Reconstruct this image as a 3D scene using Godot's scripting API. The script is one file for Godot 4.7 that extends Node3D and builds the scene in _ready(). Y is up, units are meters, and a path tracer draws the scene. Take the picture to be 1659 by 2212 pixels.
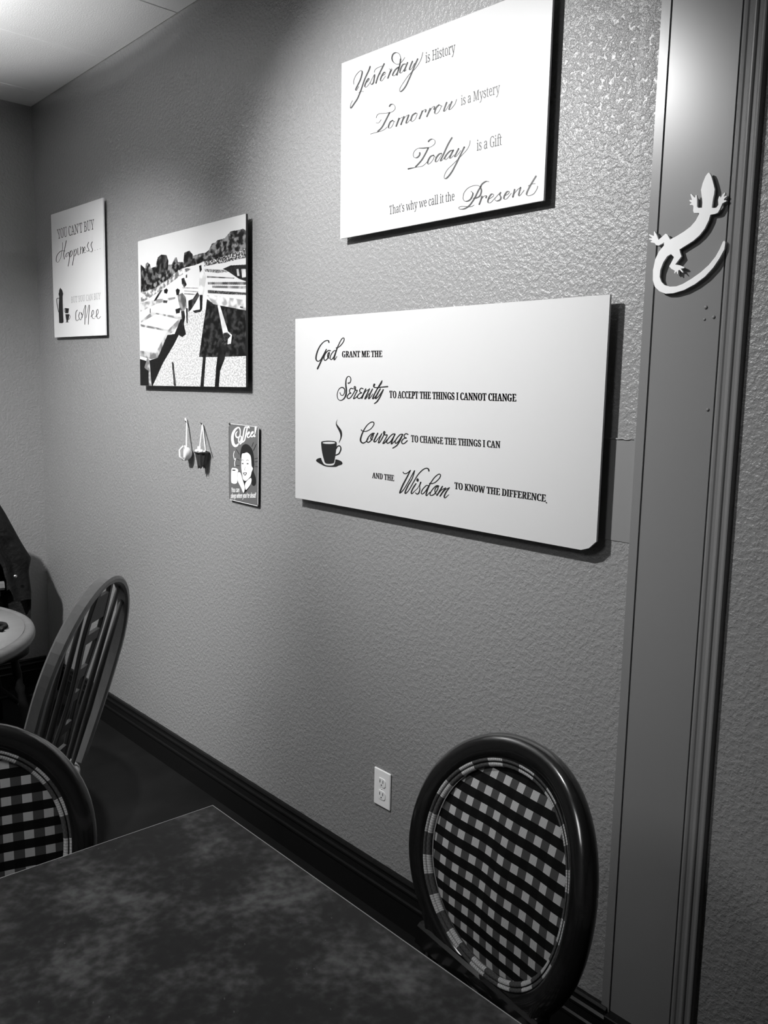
extends Node3D
# A corner of a cafe: a grey orange-peel wall with printed boards, dark tables and chairs.
# World: the long wall is the plane z = 0, x runs along it (towards the viewer), y is up, floor at y = 0.

const F := 1857.605
const CX := 829.5
const CY := 1106.0
var EYE := Vector3(0.0, 1.56, 1.64)
var RX := Vector3(0.66509694, 0.02065955, -0.7464712)
var RY := Vector3(0.11551772, -0.9904309, 0.07551347)
var RZ := Vector3(-0.73776807, -0.13645443, -0.6611191)
const CEIL := 2.91
const BACK := -4.47
const RIGHT := 1.6
const DEEP := 4.6

var taken := {}
var M := {}
var serif: SystemFont
var serif_bold: Font
var sans_bold: SystemFont

# ---------------------------------------------------------------- pixels to points on a plane z = const
func ray(px: float, py: float) -> Vector3:
	return RX * (px - CX) + RY * (py - CY) + RZ * F
func wp(px: float, py: float, z: float) -> Vector3:
	var r := ray(px, py)
	return EYE + r * ((z - EYE.z) / r.z)

# ---------------------------------------------------------------- nodes
func numbered(called: String) -> String:
	var n: int = taken.get(called, 0)
	taken[called] = n + 1
	return called if n == 0 else "%s_%03d" % [called, n]
func thing(called: String, label: String, category: String, at := Vector3.ZERO, turn := 0.0, group := "") -> Node3D:
	var o := Node3D.new()
	o.name = numbered(called)
	add_child(o)
	o.position = at
	o.rotation.y = turn
	o.set_meta("label", label)
	o.set_meta("category", category)
	if group != "":
		o.set_meta("group", group)
	return o
func structure(called: String) -> Node3D:
	var o := Node3D.new()
	o.name = called
	add_child(o)
	o.set_meta("kind", "structure")
	return o
func part(called: String, s: SurfaceTool, m: Material, parent: Node, label := "") -> MeshInstance3D:
	s.generate_normals()
	var mesh := s.commit()
	mesh.surface_set_material(0, m)
	var o := MeshInstance3D.new()
	o.name = called
	o.mesh = mesh
	parent.add_child(o, true)
	if label != "":
		o.set_meta("label", label)
	return o
# a part whose vertices were given in room coordinates
func wpart(called: String, s: SurfaceTool, m: Material, parent: Node3D, label := "") -> MeshInstance3D:
	var o := part(called, s, m, parent, label)
	var p: Node = parent
	var off := Vector3.ZERO
	while p != self:
		off += (p as Node3D).position
		p = p.get_parent()
	o.position = -off
	return o
func solid(called: String, s: SurfaceTool, m: Material) -> MeshInstance3D:
	var o := part(called, s, m, self)
	o.set_meta("kind", "structure")
	return o

# ---------------------------------------------------------------- shapes
func begin(smooth := true) -> SurfaceTool:
	var s := SurfaceTool.new()
	s.begin(Mesh.PRIMITIVE_TRIANGLES)
	s.set_smooth_group(0 if smooth else -1)
	return s
func tri(s: SurfaceTool, a: Vector3, b: Vector3, c: Vector3, out: Vector3) -> void:
	if (b - a).cross(c - a).dot(out) > 0.0:
		s.add_vertex(a); s.add_vertex(c); s.add_vertex(b)
	else:
		s.add_vertex(a); s.add_vertex(b); s.add_vertex(c)
func quad(s: SurfaceTool, a: Vector3, b: Vector3, c: Vector3, d: Vector3, out: Vector3) -> void:
	tri(s, a, b, c, out)
	tri(s, a, c, d, out)
func box(s: SurfaceTool, lo: Vector3, hi: Vector3, bev := 0.0) -> void:
	var c := (lo + hi) / 2.0
	var h := (hi - lo) / 2.0
	s.set_smooth_group(-1)
	var v := func(sg: Array, full: int) -> Vector3:
		var p := c
		for k in 3:
			p[k] += sg[k] * (h[k] - (0.0 if k == full else bev))
		return p
	for a in 3:
		var b := (a + 1) % 3
		var d := (a + 2) % 3
		for sa in [-1, 1]:
			var q := []
			for pr in [[-1, -1], [1, -1], [1, 1], [-1, 1]]:
				var sg := [0, 0, 0]
				sg[a] = sa; sg[b] = pr[0]; sg[d] = pr[1]
				q.append(v.call(sg, a))
			var n := Vector3.ZERO
			n[a] = sa
			quad(s, q[0], q[1], q[2], q[3], n)
			if bev > 0.0:
				for sb in [-1, 1]:
					var g1 := [0, 0, 0]
					g1[a] = sa; g1[b] = sb; g1[d] = -1
					var g2 := g1.duplicate()
					g2[d] = 1
					var m := Vector3.ZERO
					m[a] = sa; m[b] = sb
					quad(s, v.call(g1, a), v.call(g2, a), v.call(g2, b), v.call(g1, b), m)
	if bev > 0.0:
		for sx in [-1, 1]:
			for sy in [-1, 1]:
				for sz in [-1, 1]:
					var g := [sx, sy, sz]
					tri(s, v.call(g, 0), v.call(g, 1), v.call(g, 2), Vector3(sx, sy, sz))
func ring_frame(pts: Array, i: int, closed: bool) -> Vector3:
	var n := pts.size()
	var a: Vector3 = pts[(i - 1 + n) % n] if closed else pts[maxi(i - 1, 0)]
	var b: Vector3 = pts[(i + 1) % n] if closed else pts[mini(i + 1, n - 1)]
	return (b - a).normalized()
# sweeps the profile (x across the path, y along the vector up) along a path
func sweep(s: SurfaceTool, pts: Array, prof: Array, up: Vector3, closed := false, scales := []) -> void:
	var n := pts.size()
	var k := prof.size()
	var rings := []
	for i in n:
		var t := ring_frame(pts, i, closed)
		var side := t.cross(up).normalized()
		var u := side.cross(t).normalized()
		var sc: float = scales[i] if scales.size() else 1.0
		var r := []
		for p in prof:
			r.append(pts[i] + (side * p.x + u * p.y) * sc)
		rings.append(r)
	for i in (n if closed else n - 1):
		var A: Array = rings[i]
		var B: Array = rings[(i + 1) % n]
		var ca: Vector3 = pts[i]
		for j in k:
			var l := (j + 1) % k
			quad(s, A[j], A[l], B[l], B[j], (A[j] + A[l]) / 2.0 - ca)
	if not closed:
		for e in [0, n - 1]:
			var dir: Vector3 = pts[0] - pts[1] if e == 0 else pts[n - 1] - pts[n - 2]
			for j in k:
				tri(s, pts[e], rings[e][j], rings[e][(j + 1) % k], dir)
func round_profile(rx: float, ry: float, n := 10) -> Array:
	var a := []
	for i in n:
		a.append(Vector2(cos(TAU * i / n) * rx, sin(TAU * i / n) * ry))
	return a
func block_profile(w: float, h: float, b: float) -> Array:
	w /= 2.0; h /= 2.0
	return [Vector2(w, h - b), Vector2(w - b, h), Vector2(b - w, h), Vector2(-w, h - b), Vector2(-w, b - h), Vector2(b - w, -h), Vector2(w - b, -h), Vector2(w, b - h)]
func tube(s: SurfaceTool, pts: Array, radius: float, sides := 10, scales := []) -> void:
	var d: Vector3 = (pts[pts.size() - 1] - pts[0]).normalized()
	var up := Vector3.UP if absf(d.y) < 0.8 else Vector3(0.31, 0.0, 0.95)
	sweep(s, pts, round_profile(radius, radius, sides), up, false, scales)
# a turned piece from a to b: list of [share of the length, radius]
func turned(s: SurfaceTool, a: Vector3, b: Vector3, prof: Array, sides := 12) -> void:
	var pts := []
	var sc := []
	for p in prof:
		pts.append(a.lerp(b, p[0]))
		sc.append(p[1])
	tube(s, pts, 1.0, sides, sc)
func lathe(s: SurfaceTool, at: Vector3, prof: Array, sides := 32, ax := Vector3.RIGHT, ay := Vector3.UP, az := Vector3.BACK) -> void:
	for i in prof.size() - 1:
		var p: Vector2 = prof[i]
		var q: Vector2 = prof[i + 1]
		for j in sides:
			var a0 := TAU * j / sides
			var a1 := TAU * (j + 1) / sides
			var d0 := ax * cos(a0) + az * sin(a0)
			var d1 := ax * cos(a1) + az * sin(a1)
			var e := q - p
			var out := (d0 + d1) * e.y - ay * e.x
			quad(s, at + d0 * p.x + ay * p.y, at + d1 * p.x + ay * p.y, at + d1 * q.x + ay * q.y, at + d0 * q.x + ay * q.y, out)
# extruded flat outline: points on the plane (o, u, v), from n*h0 to n*h1
func prism(s: SurfaceTool, poly: PackedVector2Array, o: Vector3, u: Vector3, v: Vector3, h0: float, h1: float) -> void:
	var n := u.cross(v).normalized()
	s.set_smooth_group(-1)
	var idx := Geometry2D.triangulate_polygon(poly)
	var ccw := not Geometry2D.is_polygon_clockwise(poly)
	for i in range(0, idx.size(), 3):
		var t := []
		for k in 3:
			t.append(o + u * poly[idx[i + k]].x + v * poly[idx[i + k]].y)
		tri(s, t[0] + n * h1, t[1] + n * h1, t[2] + n * h1, n)
		tri(s, t[0] + n * h0, t[1] + n * h0, t[2] + n * h0, -n)
	for i in poly.size():
		var a := poly[i]
		var b := poly[(i + 1) % poly.size()]
		var e := (b - a)
		var o2 := Vector2(e.y, -e.x) * (1.0 if ccw else -1.0)
		var A := o + u * a.x + v * a.y
		var B := o + u * b.x + v * b.y
		quad(s, A + n * h0, B + n * h0, B + n * h1, A + n * h1, u * o2.x + v * o2.y)
func xy(a: Array, x0 := 0.0, y0 := 0.0, sc := 1.0) -> PackedVector2Array:
	var r := PackedVector2Array()
	for i in range(0, a.size(), 2):
		r.append(Vector2(x0 + a[i] / sc, y0 + a[i + 1] / sc))
	return r
func smooth_path(p: Array, per := 6) -> Array:
	var r := []
	var n := p.size()
	for i in n - 1:
		var a = p[maxi(i - 1, 0)]
		var b = p[i]
		var c = p[i + 1]
		var d = p[mini(i + 2, n - 1)]
		for k in per:
			r.append(b.cubic_interpolate(c, a, d, float(k) / per))
	r.append(p[n - 1])
	return r

# ---------------------------------------------------------------- flat print on a board (all on the plane z)
# a pen stroke traced in a crop of the photograph: origin (x0, y0), magnification sc, w the pen width there
func pen(s: SurfaceTool, a: Array, w, x0: float, y0: float, sc: float, z: float, thin := -1.0) -> void:
	var raw := Array(xy(a, x0, y0, sc))
	var p := smooth_path(raw, 7)
	var n := p.size()
	var wid := []
	for i in n:
		var t: Vector2 = (p[mini(i + 1, n - 1)] - p[maxi(i - 1, 0)]).normalized()
		var ww: float
		if w is Array:
			var f := float(i) / 7.0
			var k := mini(int(f), w.size() - 2)
			ww = lerpf(w[k], w[k + 1], f - k)
		else:
			ww = w
			if thin >= 0.0:
				ww = thin + (w - thin) * smoothstep(0.1, 0.95, t.dot(Vector2(-0.42, 0.91)))
		wid.append(ww / sc / 2.0)
	for i in range(1, n - 1):
		wid[i] = (wid[i - 1] + wid[i] * 2.0 + wid[i + 1]) / 4.0
	var L := []
	var R := []
	for i in n:
		var t: Vector2 = (p[mini(i + 1, n - 1)] - p[maxi(i - 1, 0)]).normalized()
		var m: Vector2 = Vector2(-t.y, t.x) * wid[i]
		L.append(wp(p[i].x + m.x, p[i].y + m.y, z))
		R.append(wp(p[i].x - m.x, p[i].y - m.y, z))
	for i in n - 1:
		quad(s, L[i], L[i + 1], R[i + 1], R[i], Vector3.BACK)
	for e in [0, n - 1]:
		dot(s, p[e].x, p[e].y, wid[e], z)
func dot(s: SurfaceTool, px: float, py: float, r: float, z: float, ry := -1.0) -> void:
	if ry < 0.0:
		ry = r
	for j in 12:
		var a := TAU * j / 12.0
		var b := TAU * (j + 1) / 12.0
		tri(s, wp(px, py, z), wp(px + cos(a) * r, py + sin(a) * ry, z), wp(px + cos(b) * r, py + sin(b) * ry, z), Vector3.BACK)
func blot(s: SurfaceTool, a: Array, x0: float, y0: float, sc: float, z: float, smooth := true) -> void:
	var p := xy(a, x0, y0, sc)
	if smooth:
		var q := Array(p)
		var r := PackedVector2Array()
		var n := q.size()
		for i in n:
			for k in 4:
				r.append(q[i].cubic_interpolate(q[(i + 1) % n], q[(i - 1 + n) % n], q[(i + 2) % n], k / 4.0))
		p = r
	var idx := Geometry2D.triangulate_polygon(p)
	for i in range(0, idx.size(), 3):
		tri(s, wp(p[idx[i]].x, p[idx[i]].y, z), wp(p[idx[i + 1]].x, p[idx[i + 1]].y, z), wp(p[idx[i + 2]].x, p[idx[i + 2]].y, z), Vector3.BACK)
func text_mesh(t: String, font: Font) -> Array:
	var m := TextMesh.new()
	m.text = t
	m.font = font
	m.font_size = 64
	m.pixel_size = 0.01
	m.depth = 0.0
	m.curve_step = 1.0
	m.horizontal_alignment = HORIZONTAL_ALIGNMENT_LEFT
	m.vertical_alignment = VERTICAL_ALIGNMENT_BOTTOM
	return m.surface_get_arrays(0)
# set type: baseline left, baseline right, cap line left, cap line right (pixels in a crop)
func type_line(s: SurfaceTool, t: String, font: Font, c: Array, x0: float, y0: float, sc: float, z: float) -> void:
	var q := xy(c, x0, y0, sc)
	var P := []
	for v in q:
		P.append(wp(v.x, v.y, z))
	var cap := text_mesh("H", font)
	var y_lo := 1e9
	var y_hi := -1e9
	for v in cap[Mesh.ARRAY_VERTEX]:
		y_lo = minf(y_lo, v.y); y_hi = maxf(y_hi, v.y)
	var a := text_mesh(t, font)
	var vs: PackedVector3Array = a[Mesh.ARRAY_VERTEX]
	var x_lo := 1e9
	var x_hi := -1e9
	for v in vs:
		x_lo = minf(x_lo, v.x); x_hi = maxf(x_hi, v.x)
	var ids: PackedInt32Array = a[Mesh.ARRAY_INDEX]
	var w := []
	for v in vs:
		var fx := (v.x - x_lo) / (x_hi - x_lo)
		var fy := (v.y - y_lo) / (y_hi - y_lo)
		var lo: Vector3 = P[0].lerp(P[1], fx)
		var hi: Vector3 = P[2].lerp(P[3], fx)
		w.append(lo + (hi - lo) * fy)
	# heavy condensed type: the bold letters are squeezed, so their upright strokes get their weight back
	var across: Vector3 = (P[1] - P[0]) / (x_hi - x_lo)
	for k in ([-0.016, 0.0, 0.016] if font == serif_bold else [0.0]):
		for i in range(0, ids.size(), 3):
			tri(s, w[ids[i]] + across * k, w[ids[i + 1]] + across * k, w[ids[i + 2]] + across * k, Vector3.BACK)

# ---------------------------------------------------------------- materials
func grey(v: float) -> Color:
	return Color(v, v, v).linear_to_srgb()
func mat(v: float, rough: float, spec := 0.5) -> StandardMaterial3D:
	var m := StandardMaterial3D.new()
	m.albedo_color = grey(v)
	m.roughness = rough
	m.metallic_specular = spec
	return m
func noise(seed_: int, freq: float, octaves := 3, type := FastNoiseLite.TYPE_SIMPLEX_SMOOTH) -> FastNoiseLite:
	var n := FastNoiseLite.new()
	n.seed = seed_
	n.frequency = freq
	n.noise_type = type
	n.fractal_octaves = octaves
	return n
func tex(img: Image) -> ImageTexture:
	return ImageTexture.create_from_image(img)
func triplanar(m: StandardMaterial3D, per_metre: float) -> StandardMaterial3D:
	m.uv1_triplanar = true
	m.uv1_world_triplanar = true
	m.uv1_scale = Vector3.ONE * per_metre
	return m
func peel_height() -> Image:
	# sprayed and rolled plaster: irregular droplets of several sizes with softened tops
	var na := noise(3, 0.024, 4)
	na.fractal_gain = 0.62
	na.fractal_lacunarity = 2.15
	var a := na.get_seamless_image(1024, 1024)
	a.convert(Image.FORMAT_L8)
	var da := a.get_data()
	for i in da.size():
		da[i] = int(smoothstep(0.22, 0.90, da[i] / 255.0) * 255.0)
	return Image.create_from_data(1024, 1024, false, Image.FORMAT_L8, da)
func wood_image(seed_: int, lo: float, hi: float) -> Image:
	var img := Image.create(256, 512, false, Image.FORMAT_RGB8)
	var n := noise(seed_, 0.02, 3)
	for y in 512:
		for x in 256:
			var v := n.get_noise_2d(x * 2.2, y * 0.12) * 0.5 + 0.5
			var f := n.get_noise_2d(x * 9.0 + 500.0, y * 0.3) * 0.5 + 0.5
			img.set_pixel(x, y, grey(lerpf(lo, hi, clampf(v * 0.65 + f * 0.35, 0.0, 1.0))))
	return img
func plaid_image() -> Image:
	# woven check: black courses between courses of pale and mid-grey blocks; four by four repeats
	var size := 512
	var img := Image.create(size, size, false, Image.FORMAT_RGB8)
	var rng := RandomNumberGenerator.new()
	rng.seed = 11
	for y in size:
		for x in size:
			var cx := x % 128
			var cy := y % 128
			var thread := 0.5 + 0.5 * sin(x * TAU / 8.0)
			var weft := 0.5 + 0.5 * sin(y * TAU / 6.0 + floorf(x / 8.0) * PI)
			var v: float
			if cy < 66:
				v = 0.008 + 0.010 * weft * (1.0 if cx < 60 else 0.3)
			elif cx < 60:
				v = 0.44 + 0.30 * thread + 0.10 * weft
			else:
				v = 0.085 + 0.03 * weft
			v *= rng.randf_range(0.88, 1.12)
			img.set_pixel(x, y, grey(v))
	return img
func table_image() -> Image:
	# dark stained laminate: cloudy blotches, a cup ring, pale specks and scratches
	var w := 1024
	var h := 640
	var img := Image.create(w, h, false, Image.FORMAT_RGB8)
	var n1 := noise(21, 0.0065, 6)
	var n2 := noise(5, 0.045, 5)
	var rng := RandomNumberGenerator.new()
	rng.seed = 4
	for y in h:
		for x in w:
			var a := n1.get_noise_2d(x, y) * 0.5 + 0.5
			var b := n2.get_noise_2d(x, y) * 0.5 + 0.5
			var v := 0.024 + 0.16 * pow(smoothstep(0.28, 0.88, a * 0.64 + b * 0.36), 1.8) + 0.006 * b
			img.set_pixel(x, y, grey(v))
	for k in 70:
		var x := rng.randi_range(4, w - 5)
		var y := rng.randi_range(4, h - 5)
		var c := grey(rng.randf_range(0.09, 0.22))
		for q in rng.randi_range(1, 3):
			img.set_pixel(x + q, y + (q >> 1), c)
	for c in [[205.0, 118.0, 44.0], [620.0, 420.0, 40.0]]:
		for k in 260:
			var a := TAU * k / 300.0 + 1.9
			var q: float = c[2] + sin(k * 0.7) * 0.8
			var px := int(c[0] + cos(a) * q)
			var py := int(c[1] + sin(a) * q)
			var o := img.get_pixel(px, py)
			img.set_pixel(px, py, o.lerp(grey(0.14), 0.35 * rng.randf()))
	return img
func fill(img: Image, p: PackedVector2Array, lo: float, hi: float, n: FastNoiseLite) -> void:
	# flat patch of the printed picture, its grey between lo and hi by grain
	var y0 := 1e9
	var y1 := -1e9
	for v in p:
		y0 = minf(y0, v.y); y1 = maxf(y1, v.y)
	for y in range(maxi(0, int(y0)), mini(img.get_height() - 1, int(y1)) + 1):
		var xs := []
		var yy := y + 0.5
		for i in p.size():
			var a := p[i]
			var b := p[(i + 1) % p.size()]
			if (a.y <= yy) != (b.y <= yy):
				xs.append(a.x + (b.x - a.x) * (yy - a.y) / (b.y - a.y))
		xs.sort()
		for k in range(0, xs.size() - 1, 2):
			for x in range(maxi(0, int(round(xs[k]))), mini(img.get_width(), int(round(xs[k + 1])))):
				var t := clampf(n.get_noise_2d(x, y * 1.3) * 1.7 + 0.45, 0.0, 1.0)
				var g := lerpf(lo, hi, t)
				img.set_pixel(x, y, Color(g, g, g))

func make_materials() -> void:
	serif = SystemFont.new()
	serif.font_names = PackedStringArray(["Droid Serif"])
	var heavy := SystemFont.new()
	heavy.font_names = PackedStringArray(["Droid Serif"])
	heavy.font_weight = 700
	serif_bold = heavy
	sans_bold = SystemFont.new()
	sans_bold.font_names = PackedStringArray(["Droid Sans"])
	sans_bold.font_weight = 700
	var wall := mat(0.25, 0.34, 0.48)
	wall.heightmap_enabled = true
	wall.heightmap_texture = tex(peel_height())
	wall.heightmap_scale = 0.12
	M.wall = triplanar(wall, 2.3)
	M.smooth_wall = mat(0.19, 0.29, 0.45)
	var ceiling := mat(0.75, 0.9)
	var ci := noise(31, 0.05, 3).get_seamless_image(512, 512)
	ceiling.heightmap_enabled = true
	ceiling.heightmap_texture = tex(ci)
	ceiling.heightmap_scale = 0.05
	M.ceiling = triplanar(ceiling, 5.0)
	M.patch = mat(0.225, 0.40, 0.42)
	M.dark_gap = mat(0.05, 0.9)
	M.base = mat(0.008, 0.25, 0.25)
	var fl := mat(1.0, 0.5, 0.2)
	var fi := Image.create(512, 512, false, Image.FORMAT_RGB8)
	var nf := noise(14, 0.012, 4)
	for y in 512:
		for x in 512:
			fi.set_pixel(x, y, grey(0.005 + 0.006 * (nf.get_noise_2d(x, y) * 0.5 + 0.5)))
	fl.albedo_texture = tex(fi)
	M.floor = triplanar(fl, 0.6)
	M.board = mat(0.52, 0.36)
	M.paper = mat(0.53, 0.55)
	M.canvas = mat(0.68, 0.4)
	M.foam_edge = mat(0.70, 0.8)
	M.ink = mat(0.012, 0.5)
	M.soft_ink = mat(0.03, 0.42)
	M.pale_ink = mat(0.34, 0.5)
	M.white_print = mat(0.86, 0.4)
	M.tin = mat(0.115, 0.4)
	M.pad = mat(0.03, 0.9)
	M.white_plastic = mat(0.86, 0.3)
	M.slot = mat(0.02, 0.6)
	M.steel = mat(0.55, 0.35)
	M.steel.metallic = 1.0
	M.black_wood = mat(0.014, 0.20)
	M.black_wood.clearcoat_enabled = true
	M.black_wood.clearcoat = 0.6
	M.black_wood.clearcoat_roughness = 0.12
	var cloth := mat(1.0, 0.85)
	cloth.albedo_texture = tex(plaid_image())
	cloth.metallic_specular = 0.2
	M.plaid = cloth
	var top := mat(1.0, 0.45, 0.25)
	top.albedo_texture = tex(table_image())
	M.table_top = top
	M.edge_band = mat(0.5, 0.5)
	M.iron = mat(0.015, 0.45)
	M.black_paint = mat(0.006, 0.6, 0.2)
	var oak := mat(1.0, 0.38)
	oak.albedo_texture = tex(wood_image(41, 0.10, 0.22))
	M.oak = triplanar(oak, 3.0)
	var dark_and_shaded_oak := mat(1.0, 0.42, 0.3)
	dark_and_shaded_oak.albedo_texture = tex(wood_image(43, 0.022, 0.065))  # dark oak; on the hoop-back chair its darkness stands for shade
	M.dark_and_shaded_oak = triplanar(dark_and_shaded_oak, 3.0)
	var lam := mat(1.0, 0.4)
	lam.albedo_texture = tex(wood_image(47, 0.19, 0.26))
	var rim := mat(1.0, 0.45)
	rim.albedo_texture = tex(wood_image(49, 0.03, 0.09))
	M.rim = triplanar(rim, 3.0)
	M.laminate = triplanar(lam, 1.2)
	var jk := mat(0.008, 0.55, 0.25)
	var ji := noise(61, 0.03, 4).get_seamless_image(256, 256)
	jk.heightmap_enabled = true
	jk.heightmap_texture = tex(ji)
	jk.heightmap_scale = 0.5
	M.jacket = triplanar(jk, 3.0)
	M.ribbon = mat(0.72, 0.7)
	M.glaze = mat(0.8, 0.25)
	M.dark_glaze = mat(0.035, 0.35)
	M.lamp_white = mat(0.7, 0.5)
	M.glow = StandardMaterial3D.new()
	M.glow.albedo_color = Color(1, 1, 1)
	M.glow.emission_enabled = true
	M.glow.emission = Color(1, 1, 1)
	M.glow.emission_energy_multiplier = 3.0

# ---------------------------------------------------------------- lamps
func track_head(at: Vector3, aim: Vector3, energy: float, angle: float, soft: float, label: String) -> void:
	var t := thing("track_spotlight", label, "lamp", at, 0.0, "ceiling spotlights")
	var ay := (aim - at).normalized()
	var ax := ay.cross(Vector3.UP).normalized()
	var az := ax.cross(ay).normalized()
	var s := begin()
	lathe(s, Vector3.ZERO, [Vector2(0.0, -0.10), Vector2(0.03, -0.10), Vector2(0.042, -0.085), Vector2(0.05, 0.0), Vector2(0.047, 0.0), Vector2(0.046, -0.012), Vector2(0.0, -0.012)], 28, ax, ay, az)
	part("housing", s, M.lamp_white, t)
	s = begin()
	lathe(s, Vector3.ZERO, [Vector2(0.0, -0.008), Vector2(0.046, -0.008)], 28, ax, ay, az)
	part("lens", s, M.glow, t)
	s = begin()
	tube(s, [-ay * 0.07, -ay * 0.07 + Vector3(0, (CEIL - at.y - 0.02), 0) * 0.5, Vector3(0, CEIL - at.y - 0.012, 0) - ay * 0.07], 0.007, 8)
	lathe(s, Vector3(0, CEIL - at.y - 0.014, 0) - ay * 0.07, [Vector2(0.0, 0.0), Vector2(0.045, 0.0), Vector2(0.045, 0.013), Vector2(0.0, 0.013)], 20)
	part("mount", s, M.lamp_white, t)
	var l := SpotLight3D.new()
	l.name = "beam"
	t.add_child(l)
	l.position = ay * 0.006
	l.basis = Basis.looking_at(ay, Vector3.UP)
	l.light_energy = energy
	l.light_size = 0.045
	l.spot_angle = angle
	l.spot_angle_attenuation = soft
	l.spot_range = 12.0
	l.spot_attenuation = 2.0
	l.shadow_enabled = true
func fill_panel(at: Vector3, energy: float) -> void:
	# unseen fill panel the size of one ceiling tile, added to brighten the room
	var t := thing("added_fill_panel", "flat white fill panel added unseen in the ceiling behind the dark table", "lamp", at)
	var s := begin(false)
	for q in [[-0.30, -0.60, -0.28, 0.60], [0.28, -0.60, 0.30, 0.60], [-0.28, -0.60, 0.28, -0.58], [-0.28, 0.58, 0.28, 0.60]]:
		box(s, Vector3(q[0], -0.012, q[1]), Vector3(q[2], 0.0, q[3]))
	part("frame", s, M.lamp_white, t)
	s = begin(false)
	box(s, Vector3(-0.28, -0.006, -0.58), Vector3(0.28, -0.001, 0.58))
	part("diffuser", s, M.glow, t)
	var l := AreaLight3D.new()
	l.name = "glow"
	t.add_child(l)
	l.position = Vector3(0, -0.014, 0)
	l.rotation.x = -PI / 2.0
	l.area_size = Vector2(0.56, 1.16)
	l.area_range = 12.0
	l.area_attenuation = 2.0
	l.light_energy = energy
	l.shadow_enabled = true
func bowl_lamp(at: Vector3, energy: float) -> void:
	var t := thing("bowl_ceiling_lamp", "shallow metal bowl lamp shining up at the ceiling", "lamp", at)
	var s := begin()
	lathe(s, Vector3.ZERO, [Vector2(0.0, -0.045), Vector2(0.06, -0.04), Vector2(0.11, -0.02), Vector2(0.13, 0.008), Vector2(0.127, 0.008), Vector2(0.107, -0.016), Vector2(0.058, -0.035), Vector2(0.0, -0.04)], 40)
	part("bowl", s, M.iron, t)
	s = begin()
	lathe(s, Vector3.ZERO, [Vector2(0.0, -0.012), Vector2(0.09, -0.012)], 32)
	part("lens", s, M.glow, t)
	for k in 3:
		var a := TAU * k / 3.0
		s = begin()
		tube(s, [Vector3(cos(a) * 0.128, 0.006, sin(a) * 0.128), Vector3(cos(a) * 0.05, CEIL - at.y - 0.012, sin(a) * 0.05)], 0.002, 6)
		part("suspension_rod", s, M.iron, t)
	s = begin()
	lathe(s, Vector3(0, CEIL - at.y - 0.014, 0), [Vector2(0.0, 0.0), Vector2(0.06, 0.0), Vector2(0.06, 0.013), Vector2(0.0, 0.013)], 20)
	part("canopy", s, M.lamp_white, t)
	var l := SpotLight3D.new()
	l.name = "uplight"
	t.add_child(l)
	l.position = Vector3(0, 0.004, 0)
	l.rotation.x = PI / 2.0
	l.light_energy = energy
	l.light_size = 0.08
	l.spot_angle = 76.0
	l.spot_angle_attenuation = 0.04
	l.spot_range = 12.0
	l.spot_attenuation = 2.0
	l.shadow_enabled = true

func _ready() -> void:
	# ---- camera, environment, exposure
	var cam := Camera3D.new()
	cam.name = "camera"
	add_child(cam)
	cam.transform = Transform3D(Basis(RX, -RY, -RZ).orthonormalized(), EYE)
	cam.keep_aspect = Camera3D.KEEP_HEIGHT
	cam.fov = rad_to_deg(2.0 * atan(1106.0 / F))
	cam.near = 0.05
	cam.far = 60.0
	cam.current = true
	var env := Environment.new()
	env.background_mode = Environment.BG_COLOR
	env.background_color = Color(0, 0, 0)
	env.tonemap_mode = Environment.TONE_MAPPER_LINEAR
	env.tonemap_exposure = 1.0
	env.sdfgi_enabled = true
	env.ssao_enabled = true
	env.ssil_enabled = true
	var we := WorldEnvironment.new()
	we.environment = env
	add_child(we)
	make_materials()
	track_head(Vector3(-2.08, 2.86, 1.56), Vector3(-1.77, 1.77, 0.0), 7.9, 35.0, 1.0, "ceiling spotlight aimed at the board reading Serenity")
	track_head(Vector3(-2.50, 2.85, 1.87), Vector3(-3.55, 1.06, 0.0), 12.6, 31.0, 1.0, "ceiling spotlight aimed at the photo board of drying tables")
	track_head(Vector3(-3.05, 2.85, 1.25), Vector3(-2.9, 0.7, 1.05), 8.5, 31.0, 1.0, "ceiling spotlight aimed down at the pale round table")
	fill_panel(Vector3(-1.53, CEIL, 3.05), 2.2)
	bowl_lamp(Vector3(-3.40, 2.58, 1.08), 1.8)

	build_room()
	build_trim()
	build_table()
	build_balloon_chairs()
	build_round_table()
	build_windsor()
	build_jacket_chair()
	build_boards()
	build_lizard()
	build_outlet()
	build_ornaments()

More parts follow.
